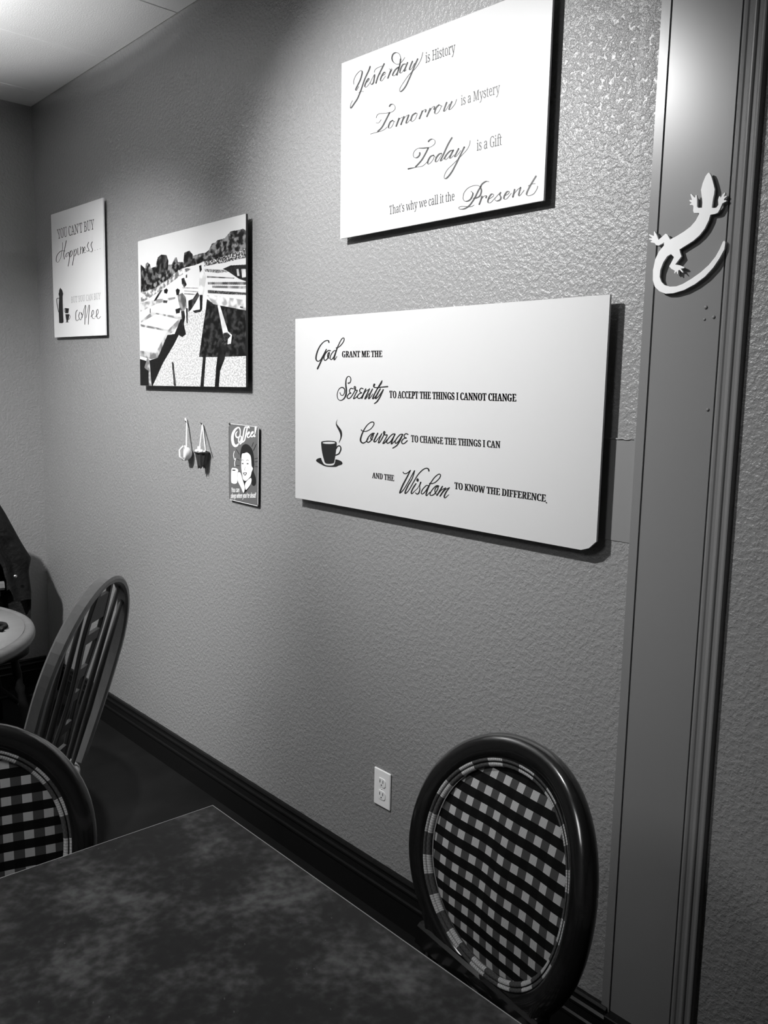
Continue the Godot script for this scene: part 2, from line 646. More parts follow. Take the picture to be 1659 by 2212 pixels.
# ---------------------------------------------------------------- the room
func build_room() -> void:
	var s := begin(false)
	box(s, Vector3(BACK - 0.1, -0.1, -0.12), Vector3(RIGHT + 0.1, CEIL + 0.1, 0.0))
	var wall := solid("wall_right", s, M.wall)
	# the smoothed repair beside the large board, with the raised edge of filler along its top
	var a := wp(1306, 946, 0.0)
	var b := wp(1388, 1178, 0.0)
	s = begin(false)
	box(s, Vector3(a.x - 0.03, b.y, -0.002), Vector3(-1.018, a.y, 0.0016), 0.0006)
	part("repair_patch", s, M.patch, wall)
	s = begin()
	var ridge := []
	for k in 12:
		var x := lerpf(a.x, -1.026, k / 11.0)
		ridge.append(Vector3(x, a.y + 0.0012 * sin(k * 2.1), 0.0012))
	tube(s, ridge, 0.0026, 6, [0.3, 0.9, 1.1, 0.9, 1.2, 0.8, 1.0, 1.2, 0.9, 1.1, 0.8, 0.3])
	part("filler_ridge", s, M.patch, wall)
	s = begin(false)
	box(s, Vector3(BACK - 0.1, -0.1, 0.0), Vector3(BACK, CEIL + 0.1, DEEP))
	solid("wall_back", s, M.wall)
	s = begin(false)
	box(s, Vector3(BACK - 0.1, -0.1, DEEP), Vector3(RIGHT + 0.1, CEIL + 0.1, DEEP + 0.1))
	solid("wall_left", s, M.wall)
	s = begin(false)
	box(s, Vector3(RIGHT, -0.1, 0.0), Vector3(RIGHT + 0.1, CEIL + 0.1, DEEP))
	solid("wall_front", s, M.wall)
	s = begin(false)
	box(s, Vector3(BACK, -0.1, 0.0), Vector3(RIGHT, 0.0, DEEP))
	solid("floor", s, M.floor)
	# ceiling: a plaster deck with lay-in tiles 0.61 m wide
	s = begin(false)
	box(s, Vector3(BACK, CEIL + 0.012, 0.0), Vector3(RIGHT, CEIL + 0.1, DEEP))
	var ceil_node := solid("ceiling", s, M.dark_gap)
	var xs := [BACK]
	var x := -4.224
	while x < RIGHT - 0.05:
		xs.append(x)
		x += 0.61
	xs.append(RIGHT)
	var zs := [0.0, 1.22, 2.44, 3.66, DEEP]
	for i in xs.size() - 1:
		for j in zs.size() - 1:
			s = begin(false)
			box(s, Vector3(xs[i] + 0.0014, CEIL, zs[j] + 0.0014), Vector3(xs[i + 1] - 0.0014, CEIL + 0.0118, zs[j + 1] - 0.0014), 0.0022)
			part("ceiling_tile", s, M.ceiling, ceil_node)
	# baseboards: tall flat board with a stepped moulding along the top
	var prof := [Vector2(0, 0), Vector2(0.019, 0), Vector2(0.019, 0.078), Vector2(0.0225, 0.081), Vector2(0.0225, 0.088), Vector2(0.018, 0.092), Vector2(0.0165, 0.112), Vector2(0.0195, 0.117), Vector2(0.0195, 0.123), Vector2(0.014, 0.128), Vector2(0.0125, 0.136), Vector2(0.015, 0.139), Vector2(0.015, 0.143), Vector2(0.010, 0.148), Vector2(0, 0.148)]
	s = begin(false)
	extrude_profile(s, prof, Vector3(BACK, 0, 0), Vector3(-1.003, 0, 0), Vector3(0, 0, 1))
	solid("baseboard_right", s, M.base)
	s = begin(false)
	extrude_profile(s, prof, Vector3(BACK, 0, 0.0225), Vector3(BACK, 0, DEEP), Vector3(1, 0, 0))
	solid("baseboard_back", s, M.base)
# a moulding profile (x away from the wall, y up) from a to b
func extrude_profile(s: SurfaceTool, prof: Array, a: Vector3, b: Vector3, away: Vector3) -> void:
	var c := Vector2.ZERO
	for p in prof:
		c += p / prof.size()
	var poly := PackedVector2Array(prof)
	var idx := Geometry2D.triangulate_polygon(poly)
	var f := func(o: Vector3, p: Vector2) -> Vector3: return o + away * p.x + Vector3.UP * p.y
	for i in range(0, idx.size(), 3):
		tri(s, f.call(a, poly[idx[i]]), f.call(a, poly[idx[i + 1]]), f.call(a, poly[idx[i + 2]]), a - b)
		tri(s, f.call(b, poly[idx[i]]), f.call(b, poly[idx[i + 1]]), f.call(b, poly[idx[i + 2]]), b - a)
	var ccw := not Geometry2D.is_polygon_clockwise(poly)
	for i in poly.size():
		var p := poly[i]
		var q := poly[(i + 1) % poly.size()]
		var e := q - p
		var o2 := Vector2(e.y, -e.x) * (1.0 if ccw else -1.0)
		quad(s, f.call(a, p), f.call(a, q), f.call(b, q), f.call(b, p), away * o2.x + Vector3.UP * o2.y)

# ---------------------------------------------------------------- the wide smooth board and its moulding
func build_trim() -> void:
	var t := structure("trim_1")
	var s := begin(false)
	# narrow fillet strip, slightly canted
	var x0 := -1.022
	var x1 := -0.9985
	var lo := 0.0
	prism(s, PackedVector2Array([Vector2(x0, 0.0), Vector2(x1, 0.0), Vector2(x1, 0.0078), Vector2(x0 + 0.003, 0.0078), Vector2(x0, 0.002)]), Vector3(0, lo, 0), Vector3(1, 0, 0), Vector3(0, 0, 1), -CEIL, -0.0)
	part("fillet_strip", s, M.smooth_wall, t)
	s = begin(false)
	box(s, Vector3(-0.9945, 0.0, 0.0), Vector3(-0.848, CEIL, 0.008), 0.0004)
	part("wide_board", s, M.smooth_wall, t)
	# reeded moulding
	var p := [0, 0, 0, 0.0075, 0.002, 0.0105, 0.006, 0.0118, 0.010, 0.0112, 0.013, 0.0092, 0.019, 0.0088, 0.0225, 0.0108, 0.0255, 0.0135, 0.028, 0.0140, 0.0305, 0.0128, 0.033, 0.0102, 0.038, 0.0098, 0.041, 0.0118, 0.0445, 0.0128, 0.047, 0.0120, 0.0495, 0.0085, 0.0505, 0.0]
	var poly := PackedVector2Array()
	for i in range(0, p.size(), 2):
		poly.append(Vector2(-0.8455 + p[i], p[i + 1]))
	s = begin(false)
	prism(s, poly, Vector3(0, lo, 0), Vector3(1, 0, 0), Vector3(0, 0, 1), -CEIL, -0.0)
	part("reeded_moulding", s, M.smooth_wall, t)
	s = begin(false)
	box(s, Vector3(-0.9955, 0.0, 0.0), Vector3(-0.80, 0.146, 0.034), 0.002)
	part("plinth_block", s, M.base, t)
	for q in [[1525, 664, 1.0], [1522, 690, 0.7], [1542, 685, 0.9], [1529, 885, 0.9]]:
		s = begin()
		var c := wp(q[0], q[1], 0.008)
		var r: float = 0.0042 * q[2]
		lathe(s, c, [Vector2(0.0, r * 0.7), Vector2(r * 0.5, r * 0.6), Vector2(r * 0.87, r * 0.3), Vector2(r, 0.0)], 12, Vector3.RIGHT, Vector3.BACK, Vector3.UP)
		part("nail_head", s, M.smooth_wall, t)

# ---------------------------------------------------------------- dark table in front
func build_table() -> void:
	var lo := Vector3(-1.409, 0.716, 0.814)
	var hi := Vector3(-0.19, 0.75, 1.574)
	var base := Vector3((lo.x + hi.x) / 2.0, 0, (lo.z + hi.z) / 2.0)
	var t := thing("square_table", "dark mottled cafe table with a thin worn pale edge", "table", base)
	var s := begin(false)
	var e := 0.0032
	# laminate face with its own texture coordinates
	var uv := [Vector2(0, 0), Vector2(1, 0), Vector2(1, 1), Vector2(0, 1)]
	var c := [Vector3(lo.x + e, hi.y, lo.z + e), Vector3(hi.x - e, hi.y, lo.z + e), Vector3(hi.x - e, hi.y, hi.z - e), Vector3(lo.x + e, hi.y, hi.z - e)]
	for k in [0, 1, 2, 0, 2, 3]:
		s.set_uv(uv[k])
		s.add_vertex(c[k] - base + Vector3(0, 0.0003, 0))
	for k in 4:
		var a: Vector3 = c[k] - base
		var b: Vector3 = c[(k + 1) % 4] - base
		s.set_uv(Vector2(0.5, 0.5))
		quad(s, a, b, b - Vector3(0, 0.006, 0), a - Vector3(0, 0.006, 0), (a + b) * Vector3(1, 0, 1))
	part("laminate_top", s, M.table_top, t)
	s = begin(false)
	box(s, lo - base, hi - base, 0.0012)
	part("edge_band", s, M.edge_band, t, "thin worn pale table edge")
	s = begin()
	lathe(s, Vector3.ZERO, [Vector2(0.0, 0.045), Vector2(0.05, 0.045), Vector2(0.042, 0.06), Vector2(0.038, 0.10), Vector2(0.038, 0.69), Vector2(0.05, 0.70), Vector2(0.16, 0.705), Vector2(0.16, 0.716), Vector2(0.0, 0.716)], 24)
	part("column", s, M.iron, t)
	for k in 4:
		var d := Vector3(cos(TAU * k / 4.0 + PI / 4.0), 0, sin(TAU * k / 4.0 + PI / 4.0))
		s = begin(false)
		sweep(s, [d * 0.03 + Vector3(0, 0.05, 0), d * 0.15 + Vector3(0, 0.046, 0), d * 0.33 + Vector3(0, 0.02, 0), d * 0.38 + Vector3(0, 0.012, 0)], block_profile(0.055, 0.024, 0.006), Vector3.UP)
		part("foot", s, M.iron, t)

# ---------------------------------------------------------------- balloon-back chairs
func oval(k: float, grow: float) -> Vector2:
	# outline of the padded back, measured from its middle; k is the angle
	var c := cos(k)
	var d := sin(k)
	var e := 2.0 / 2.16
	var hw := 0.181 + grow
	var hh := (0.188 if d > 0.0 else 0.190) + grow
	var u := signf(c) * pow(absf(c), e) * hw
	var v := signf(d) * pow(absf(d), e) * hh
	if v < 0.0:
		u *= 1.0 - 0.06 * pow(-v / hh, 1.4)
	return Vector2(u, v)
func balloon_chair(at: Vector3, turn: float, label: String) -> void:
	var t := thing("balloon_back_chair", label, "chair", at, turn, "balloon-back chairs at the dark table")
	var lean := deg_to_rad(11.6)
	var mid := 0.690
	# a point of the back: u across, v up the back, d towards the sitter
	var f := func(u: float, v: float, d: float) -> Vector3:
		var w := d + u * u * 0.97
		return Vector3(u, mid + v * cos(lean) + w * sin(lean), -v * sin(lean) + w * cos(lean))
	var n := 72
	var path := []
	for i in n:
		var p := oval(TAU * i / n, 0.030)
		path.append(f.call(p.x, p.y, 0.0))
	var s := begin()
	sweep(s, path, round_profile(0.026, 0.021, 14), f.call(0, 0, 1) - f.call(0, 0, 0), true)
	part("back_frame", s, M.black_wood, t)
	for side in [1.0, -1.0]:
		s = begin()
		var rings := 12
		var grid := []
		for r in rings + 1:
			var row := []
			for i in n:
				var q := oval(TAU * i / n, -0.004)
				var k := float(r) / rings
				var dome := (1.0 - pow(k, 2.6)) * 0.024
				# gentle rolls in the padding
				dome += 0.0045 * sin(q.x * k * 42.0 + 0.8) * (1.0 - k)
				row.append([f.call(q.x * k, q.y * k, side * (0.006 + dome)), Vector2(q.x * k / 0.146, -q.y * k / 0.134) + Vector2(0.52, 0.11)])
			grid.append(row)
		for r in rings:
			for i in n:
				var j := (i + 1) % n
				var qd := [grid[r][i], grid[r][j], grid[r + 1][j], grid[r + 1][i]]
				var order := [0, 1, 2, 0, 2, 3] if side < 0.0 else [0, 2, 1, 0, 3, 2]
				for o in order:
					s.set_uv(qd[o][1])
					s.add_vertex(qd[o][0])
		part("back_pad", s, M.plaid, t)
	for ring in [[-0.001, 0.0070, 0.0055], [0.0075, 0.0085, 0.0048]]:
		s = begin()
		for i in n:
			# double welt in the same cloth
			for j in 6:
				var qs := []
				for c in [[i, j], [i + 1, j], [i + 1, j + 1], [i, j + 1]]:
					var a: float = TAU * c[0] / n
					var b: float = TAU * c[1] / 6.0
					var p := oval(a, ring[0] + cos(b) * ring[2])
					qs.append([f.call(p.x, p.y, ring[1] + 0.006 + sin(b) * ring[2]), Vector2(c[0] * 0.0556 + 0.1, 0.62 + 0.05 * c[1] / 6.0)])
				for o in [0, 1, 2, 0, 2, 3]:
					s.set_uv(qs[o][1])
					s.add_vertex(qs[o][0])
		part("welt", s, M.plaid, t)
	# rear legs rise into the oval
	for sx in [-1.0, 1.0]:
		s = begin()
		var q0 := oval(deg_to_rad(-38.0), 0.030)
		var q1 := oval(deg_to_rad(-50.0), 0.030)
		var p0: Vector3 = f.call(sx * q0.x, q0.y, 0.0)
		var p1: Vector3 = f.call(sx * (q1.x + 0.012), q1.y - 0.02, -0.002)
		tube(s, smooth_path([p0, p1, Vector3(sx * 0.160, 0.40, 0.058), Vector3(sx * 0.17, 0.22, 0.03), Vector3(sx * 0.178, 0.0, -0.055)], 5), 0.02, 10)
		part("rear_leg", s, M.black_wood, t)
	s = begin(false)
	sweep(s, [f.call(-0.17, -0.205, 0.0), f.call(0.0, -0.225, 0.0), f.call(0.17, -0.205, 0.0)], block_profile(0.03, 0.05, 0.006), Vector3.UP)
	part("lower_rail", s, M.black_wood, t)
	var outline := []
	for i in 40:
		var a := TAU * i / 40.0
		var u := signf(cos(a)) * pow(absf(cos(a)), 0.6) * (0.205 if sin(a) < 0.0 else 0.225)
		outline.append(Vector3(u, 0, 0.245 + signf(sin(a)) * pow(absf(sin(a)), 0.6) * 0.20))
	s = begin()
	for i in 40:
		var a: Vector3 = outline[i]
		var b: Vector3 = outline[(i + 1) % 40]
		var m := Vector3(0, 0, 0.245)
		quad(s, a + Vector3(0, 0.375, 0), b + Vector3(0, 0.375, 0), b + Vector3(0, 0.425, 0), a + Vector3(0, 0.425, 0), a - m)
		tri(s, m + Vector3(0, 0.375, 0), a + Vector3(0, 0.375, 0), b + Vector3(0, 0.375, 0), Vector3.DOWN)
		tri(s, m + Vector3(0, 0.425, 0), a + Vector3(0, 0.425, 0), b + Vector3(0, 0.425, 0), Vector3.UP)
	part("seat_frame", s, M.black_wood, t)
	s = begin()
	for r in 6:
		for i in 40:
			var qs := []
			for c in [[r, i], [r, i + 1], [r + 1, i + 1], [r + 1, i]]:
				var k: float = c[0] / 6.0
				var p: Vector3 = outline[c[1] % 40]
				var q := Vector3(0, 0, 0.245).lerp(p, k * 0.97)
				q.y = 0.425 + 0.04 * sqrt(maxf(0.0, 1.0 - pow(k, 4.0)))
				qs.append([q, Vector2(q.x, q.z) / 0.148])
			for o in [0, 2, 1, 0, 3, 2]:
				s.set_uv(qs[o][1])
				s.add_vertex(qs[o][0])
	part("seat_pad", s, M.plaid, t)
	for sx in [-1.0, 1.0]:
		s = begin()
		turned(s, Vector3(sx * 0.18, 0.375, 0.40), Vector3(sx * 0.185, 0.0, 0.42), [[0.0, 0.022], [0.15, 0.022], [0.2, 0.017], [0.3, 0.02], [0.95, 0.012], [1.0, 0.013]])
		part("front_leg", s, M.black_wood, t)
func build_balloon_chairs() -> void:
	balloon_chair(Vector3(-0.948, 0, 0.461), deg_to_rad(-7.2), "balloon-back chair with plaid pad standing between table and power outlet")
	balloon_chair(Vector3(-1.635, 0, 1.215), deg_to_rad(75.0), "balloon-back chair with plaid pad at the table end beside the oak chair")

# ---------------------------------------------------------------- round table
func build_round_table() -> void:
	var at := Vector3(-3.092, 0, 1.115)
	var r := 0.529
	var t := thing("round_table", "round cafe table with pale top and rounded wooden rim", "table", at)
	var s := begin()
	lathe(s, Vector3.ZERO, [Vector2(0.0, 0.75), Vector2(r - 0.033, 0.75), Vector2(r - 0.033, 0.742), Vector2(0.0, 0.742)], 96)
	part("laminate_top", s, M.laminate, t)
	s = begin()
	lathe(s, Vector3.ZERO, [Vector2(r - 0.034, 0.744), Vector2(r - 0.030, 0.7505), Vector2(r - 0.014, 0.7505), Vector2(r - 0.004, 0.746), Vector2(r, 0.736), Vector2(r, 0.726), Vector2(r - 0.006, 0.716), Vector2(r - 0.018, 0.712), Vector2(r - 0.06, 0.712), Vector2(r - 0.06, 0.730)], 96)
	part("wooden_rim", s, M.rim, t)
	s = begin()
	lathe(s, Vector3.ZERO, [Vector2(0.0, 0.742), Vector2(0.44, 0.742), Vector2(0.44, 0.725), Vector2(0.10, 0.70), Vector2(0.055, 0.66), Vector2(0.045, 0.58), Vector2(0.065, 0.52), Vector2(0.05, 0.47), Vector2(0.06, 0.36), Vector2(0.075, 0.28), Vector2(0.06, 0.20), Vector2(0.07, 0.16), Vector2(0.07, 0.10), Vector2(0.0, 0.10)], 32)
	part("pedestal", s, M.dark_and_shaded_oak, t)
	for k in 4:
		var d := Vector3(cos(TAU * k / 4.0 + 0.5), 0, sin(TAU * k / 4.0 + 0.5))
		s = begin()
		sweep(s, smooth_path([d * 0.05 + Vector3(0, 0.15, 0), d * 0.15 + Vector3(0, 0.16, 0), d * 0.27 + Vector3(0, 0.10, 0), d * 0.36 + Vector3(0, 0.03, 0), d * 0.41 + Vector3(0, 0.024, 0)], 4), block_profile(0.045, 0.048, 0.01), Vector3.UP)
		part("foot", s, M.dark_and_shaded_oak, t)
	# small dark thing lying on it
	var o := thing("trinket", "small curved black trinket lying on the pale round table", "trinket", Vector3(-2.965, 0.7502, 0.725))
	s = begin()
	tube(s, smooth_path([Vector3(-0.05, 0.006, 0.02), Vector3(-0.01, 0.008, -0.02), Vector3(0.03, 0.008, -0.018), Vector3(0.035, 0.006, 0.0)], 5), 0.008, 8)
	part("upper_loop", s, M.black_paint, o)
	s = begin()
	tube(s, smooth_path([Vector3(-0.04, 0.007, 0.035), Vector3(0.01, 0.009, 0.012), Vector3(0.05, 0.008, 0.008), Vector3(0.062, 0.006, 0.0)], 5), 0.009, 8)
	part("lower_loop", s, M.black_paint, o)

# ---------------------------------------------------------------- oak hoop-back chair
func hoop_chair(t: Node3D, hw: float, hh: float, lean_deg: float, wood: Material, thin_wood: Material, seat_wood: Material, arm := false) -> void:
	var lean := deg_to_rad(lean_deg)
	var sy := 0.45
	var f := func(u: float, v: float, d: float) -> Vector3:
		return Vector3(u, sy + v * cos(lean) + d * sin(lean), -v * sin(lean) + d * cos(lean))
	var hoop2 := []
	var vs := 0.55 * hh
	for i in 10:
		var v := vs * i / 10.0
		hoop2.append(Vector2(-(hw * 0.84 + hw * 0.16 * sin(v / vs * PI / 2.0)), v))
	for i in 33:
		var a := PI * i / 32.0
		hoop2.append(Vector2(-hw * cos(a), vs + (hh - vs) * sin(a)))
	for i in 10:
		var v := vs * (9 - i) / 10.0
		hoop2.append(Vector2(hw * 0.84 + hw * 0.16 * sin(v / vs * PI / 2.0), v))
	var path := []
	for p in hoop2:
		path.append(f.call(p.x, p.y - 0.012, 0.0))
	var s := begin(false)
	sweep(s, path, block_profile(0.022, 0.036, 0.006), f.call(0, 0, 1) - f.call(0, 0, 0))
	part("hoop", s, wood, t)
	# spindles up to the hoop
	for u in ([-0.72, -0.46, 0.46, 0.72] if not arm else [-0.72, -0.46, -0.2, 0.2, 0.46, 0.72]):
		var ub: float = u * hw * 0.86
		var ut: float = u * hw
		var top := vs + (hh - vs) * sqrt(1.0 - u * u) - 0.02
		s = begin()
		turned(s, f.call(ub, -0.01, 0.0), f.call(ut, top, 0.0), [[0.0, 0.006], [0.08, 0.007], [0.35, 0.0095], [0.7, 0.0075], [1.0, 0.006]], 10)
		part("spindle", s, thin_wood, t)
	if not arm:
		# pierced middle splat: two curved rails tied by crossings, openings between them
		var outer := func(v: float) -> float: return 0.036 + 0.012 * sin(v / hh * TAU * 1.5 + 0.6)
		s = begin(false)
		for sx in [-1.0, 1.0]:
			var rail := []
			for i in 25:
				var v := (hh - 0.012) * i / 24.0
				rail.append(f.call(sx * outer.call(v), v, 0.0))
			sweep(s, rail, block_profile(0.018, 0.012, 0.002), f.call(0, 0, 1) - f.call(0, 0, 0))
		for c in [[0.0, 0.05], [0.14, 0.09], [0.27, 0.30], [0.42, 0.40], [0.53, 0.58], [0.70, 0.66], [0.80, 0.97]]:
			var v0: float = c[0] * hh
			var v1: float = maxf(c[1], c[0] + 0.045) * hh
			if v1 - v0 > 0.09:
				v1 = v0 + 0.075
			for k in 3:
				var a: float = lerpf(v0, v1, k / 3.0)
				var b: float = lerpf(v0, v1, (k + 1) / 3.0)
				var wa: float = outer.call(a)
				var wb: float = outer.call(b)
				for d in [0.005, -0.005]:
					quad(s, f.call(-wa, a, d), f.call(wa, a, d), f.call(wb, b, d), f.call(-wb, b, d), f.call(0, 0, d * 100.0) - f.call(0, 0, 0))
			for e in [v0, v1]:
				var we: float = outer.call(e)
				quad(s, f.call(-we, e, 0.005), f.call(we, e, 0.005), f.call(we, e, -0.005), f.call(-we, e, -0.005), Vector3(0, -1 if e == v0 else 1, 0))
		part("pierced_splat", s, thin_wood, t)
	# saddle seat
	var outline := PackedVector2Array()
	for i in 48:
		var a := TAU * i / 48.0
		var w := 0.235 if sin(a) > 0.0 else 0.225
		outline.append(Vector2(signf(cos(a)) * pow(absf(cos(a)), 0.62) * w, 0.17 + signf(sin(a)) * pow(absf(sin(a)), 0.7) * 0.215))
	s = begin()
	for i in 48:
		var a := outline[i]
		var b := outline[(i + 1) % 48]
		var prev_a := Vector3(a.x, 0.408, a.y)
		var prev_b := Vector3(b.x, 0.408, b.y)
		var m := Vector3(0, 0.43, 0.17)
		for lv in [[0.94, 0.402], [1.0, 0.412], [1.0, 0.440], [0.965, 0.449], [0.7, 0.444], [0.35, 0.437], [0.0, 0.438]]:
			var na := Vector3(a.x * lv[0], lv[1], 0.17 + (a.y - 0.17) * lv[0])
			var nb := Vector3(b.x * lv[0], lv[1], 0.17 + (b.y - 0.17) * lv[0])
			if lv[0] != 0.94:
				quad(s, prev_a, prev_b, nb, na, (na + prev_a) / 2.0 - m + Vector3(0, 0.3 if lv[0] < 0.96 and lv[1] > 0.43 else 0.0, 0))
			else:
				tri(s, Vector3(0, 0.402, 0.17), na, nb, Vector3.DOWN)
			prev_a = na
			prev_b = nb
	part("seat", s, seat_wood, t)
	var feet := [[-0.15, 0.02, -0.20, -0.07], [0.15, 0.02, 0.20, -0.07], [-0.15, 0.30, -0.19, 0.37], [0.15, 0.30, 0.19, 0.37]]
	for q in feet:
		s = begin()
		turned(s, Vector3(q[0], 0.41, q[1]), Vector3(q[2], 0.0, q[3]), [[0.0, 0.014], [0.2, 0.019], [0.3, 0.015], [0.34, 0.021], [0.4, 0.015], [0.62, 0.021], [0.8, 0.017], [1.0, 0.012]])
		part("leg", s, thin_wood if not arm else seat_wood, t)
	for sx in [-1.0, 1.0]:
		s = begin()
		turned(s, Vector3(sx * 0.178, 0.18, -0.02), Vector3(sx * 0.174, 0.18, 0.335), [[0.0, 0.007], [0.5, 0.013], [1.0, 0.007]])
		part("stretcher", s, thin_wood if not arm else seat_wood, t)
	s = begin()
	turned(s, Vector3(-0.176, 0.18, 0.16), Vector3(0.176, 0.18, 0.16), [[0.0, 0.007], [0.5, 0.013], [1.0, 0.007]])
	part("stretcher", s, thin_wood if not arm else seat_wood, t)
	if arm:
		# lower back rail threaded on the spindles
		s = begin(false)
		var rail := smooth_path([f.call(-0.225, 0.20, 0.012), f.call(-0.12, 0.203, 0.0), f.call(0.0, 0.205, -0.004), f.call(0.12, 0.203, 0.0), f.call(0.225, 0.20, 0.012)], 5)
		sweep(s, rail, block_profile(0.034, 0.040, 0.010), f.call(0, 1, 0) - f.call(0, 0, 0))
		part("back_rail", s, wood, t)
func build_windsor() -> void:
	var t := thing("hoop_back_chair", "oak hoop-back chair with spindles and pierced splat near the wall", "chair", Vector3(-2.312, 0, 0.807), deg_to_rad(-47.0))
	hoop_chair(t, 0.235, 0.639, 17.0, M.oak, M.dark_and_shaded_oak, M.oak)  # spindles and splat: shade put into the wood colour

# ---------------------------------------------------------------- chair with a jacket over its back
func build_jacket_chair() -> void:
	var at := Vector3(-4.02, 0, 0.58)
	var turn := deg_to_rad(90.0)
	var t := thing("spindle_back_chair", "spindle-back chair with a dark seat under a jacket beyond the round table", "chair", at, turn)
	hoop_chair(t, 0.20, 0.60, 10.0, M.oak, M.oak, M.black_paint, true)
	var j := thing("jacket", "dark crumpled jacket draped over the back of a spindle-back chair", "jacket", at + Vector3(0, 0, -0.03), turn)
	# shell of cloth: front flap with an arched hem, over the hoop, long back
	var rows := 40
	var cols := 44
	var n := noise(77, 3.2, 4)
	var prof := [[0.40, 0.295], [0.60, 0.318], [0.70, 0.315], [0.757, 0.332], [0.84, 0.292], [0.975, 0.235], [1.055, 0.195], [1.09, 0.13], [1.103, 0.02]]
	for side in [1.0, -1.0]:
		var s := begin()
		var g := []
		for r in rows + 1:
			var row := []
			for c in cols + 1:
				var u := lerpf(-1.0, 1.0, float(c) / cols)
				var hem: float = lerpf(0.84, 0.56, smoothstep(0.42, 0.78, absf(u))) + 0.02 * sin(u * 9.0) if side > 0.0 else 0.40
				var y := lerpf(1.103, hem, pow(float(r) / rows, 1.25))
				var wide := 0.02
				for k in prof.size() - 1:
					if y >= prof[k][0] and y <= prof[k + 1][0]:
						wide = lerpf(prof[k][1], prof[k + 1][1], (y - prof[k][0]) / (prof[k + 1][0] - prof[k][0]))
				var x := u * wide
				var down := smoothstep(1.103, 0.93, y)
				var bulge := (0.022 + 0.062 * down) * sqrt(maxf(0.0, 1.0 - pow(absf(u), 2.5)))
				var fold := n.get_noise_3d(x * 2.6, y * 1.0, side * 4.0) * 0.045 + 0.009 * sin(x * 46.0 + y * 26.0)
				row.append(Vector3(x, y, -(y - 0.45) * 0.17 + side * bulge + fold * down * (1.0 - pow(absf(u), 5.0))))
			g.append(row)
		for r in rows:
			for c in cols:
				quad(s, g[r][c], g[r][c + 1], g[r + 1][c + 1], g[r + 1][c], Vector3(0, 0.1, side))
		part("front_flap" if side > 0.0 else "back_panel", s, M.jacket, j)
	var s := begin()
	lathe(s, Vector3(0.225, 0.70, 0.045), [Vector2(0.0, 0.004), Vector2(0.006, 0.003), Vector2(0.008, 0.0)], 10, Vector3.RIGHT, Vector3.BACK, Vector3.UP)
	part("snap_button", s, M.steel, j)

# ---------------------------------------------------------------- printed boards on the wall
# a thin panel standing off the wall on pads; corners in pixels, front face at z
func panel(t: Node3D, poly: PackedVector2Array, z: float, thick: float, m: Material) -> MeshInstance3D:
	var pts := PackedVector2Array()
	for p in poly:
		var w := wp(p.x, p.y, z)
		pts.append(Vector2(w.x, w.y))
	var s := begin(false)
	prism(s, pts, Vector3.ZERO, Vector3.RIGHT, Vector3.UP, z - thick, z)
	return wpart("panel", s, m, t)
func pads(t: Node3D, a: Vector3, b: Vector3, z: float) -> void:
	for k in [[0.2, 0.2], [0.8, 0.2], [0.2, 0.8], [0.8, 0.8]]:
		var s := begin(false)
		var c := Vector3(lerpf(a.x, b.x, k[0]), lerpf(a.y, b.y, k[1]), 0)
		box(s, c + Vector3(-0.025, -0.025, 0.0), c + Vector3(0.025, 0.025, z), 0.002)
		wpart("standoff_pad", s, M.pad, t)
func letters(s: SurfaceTool, t: Node3D, m: Material, called := "lettering") -> void:
	wpart(called, s, m, t)
func build_boards() -> void:
	serenity_board()
	yesterday_board()
	happiness_board()
	picture_board()
	tin_sign()
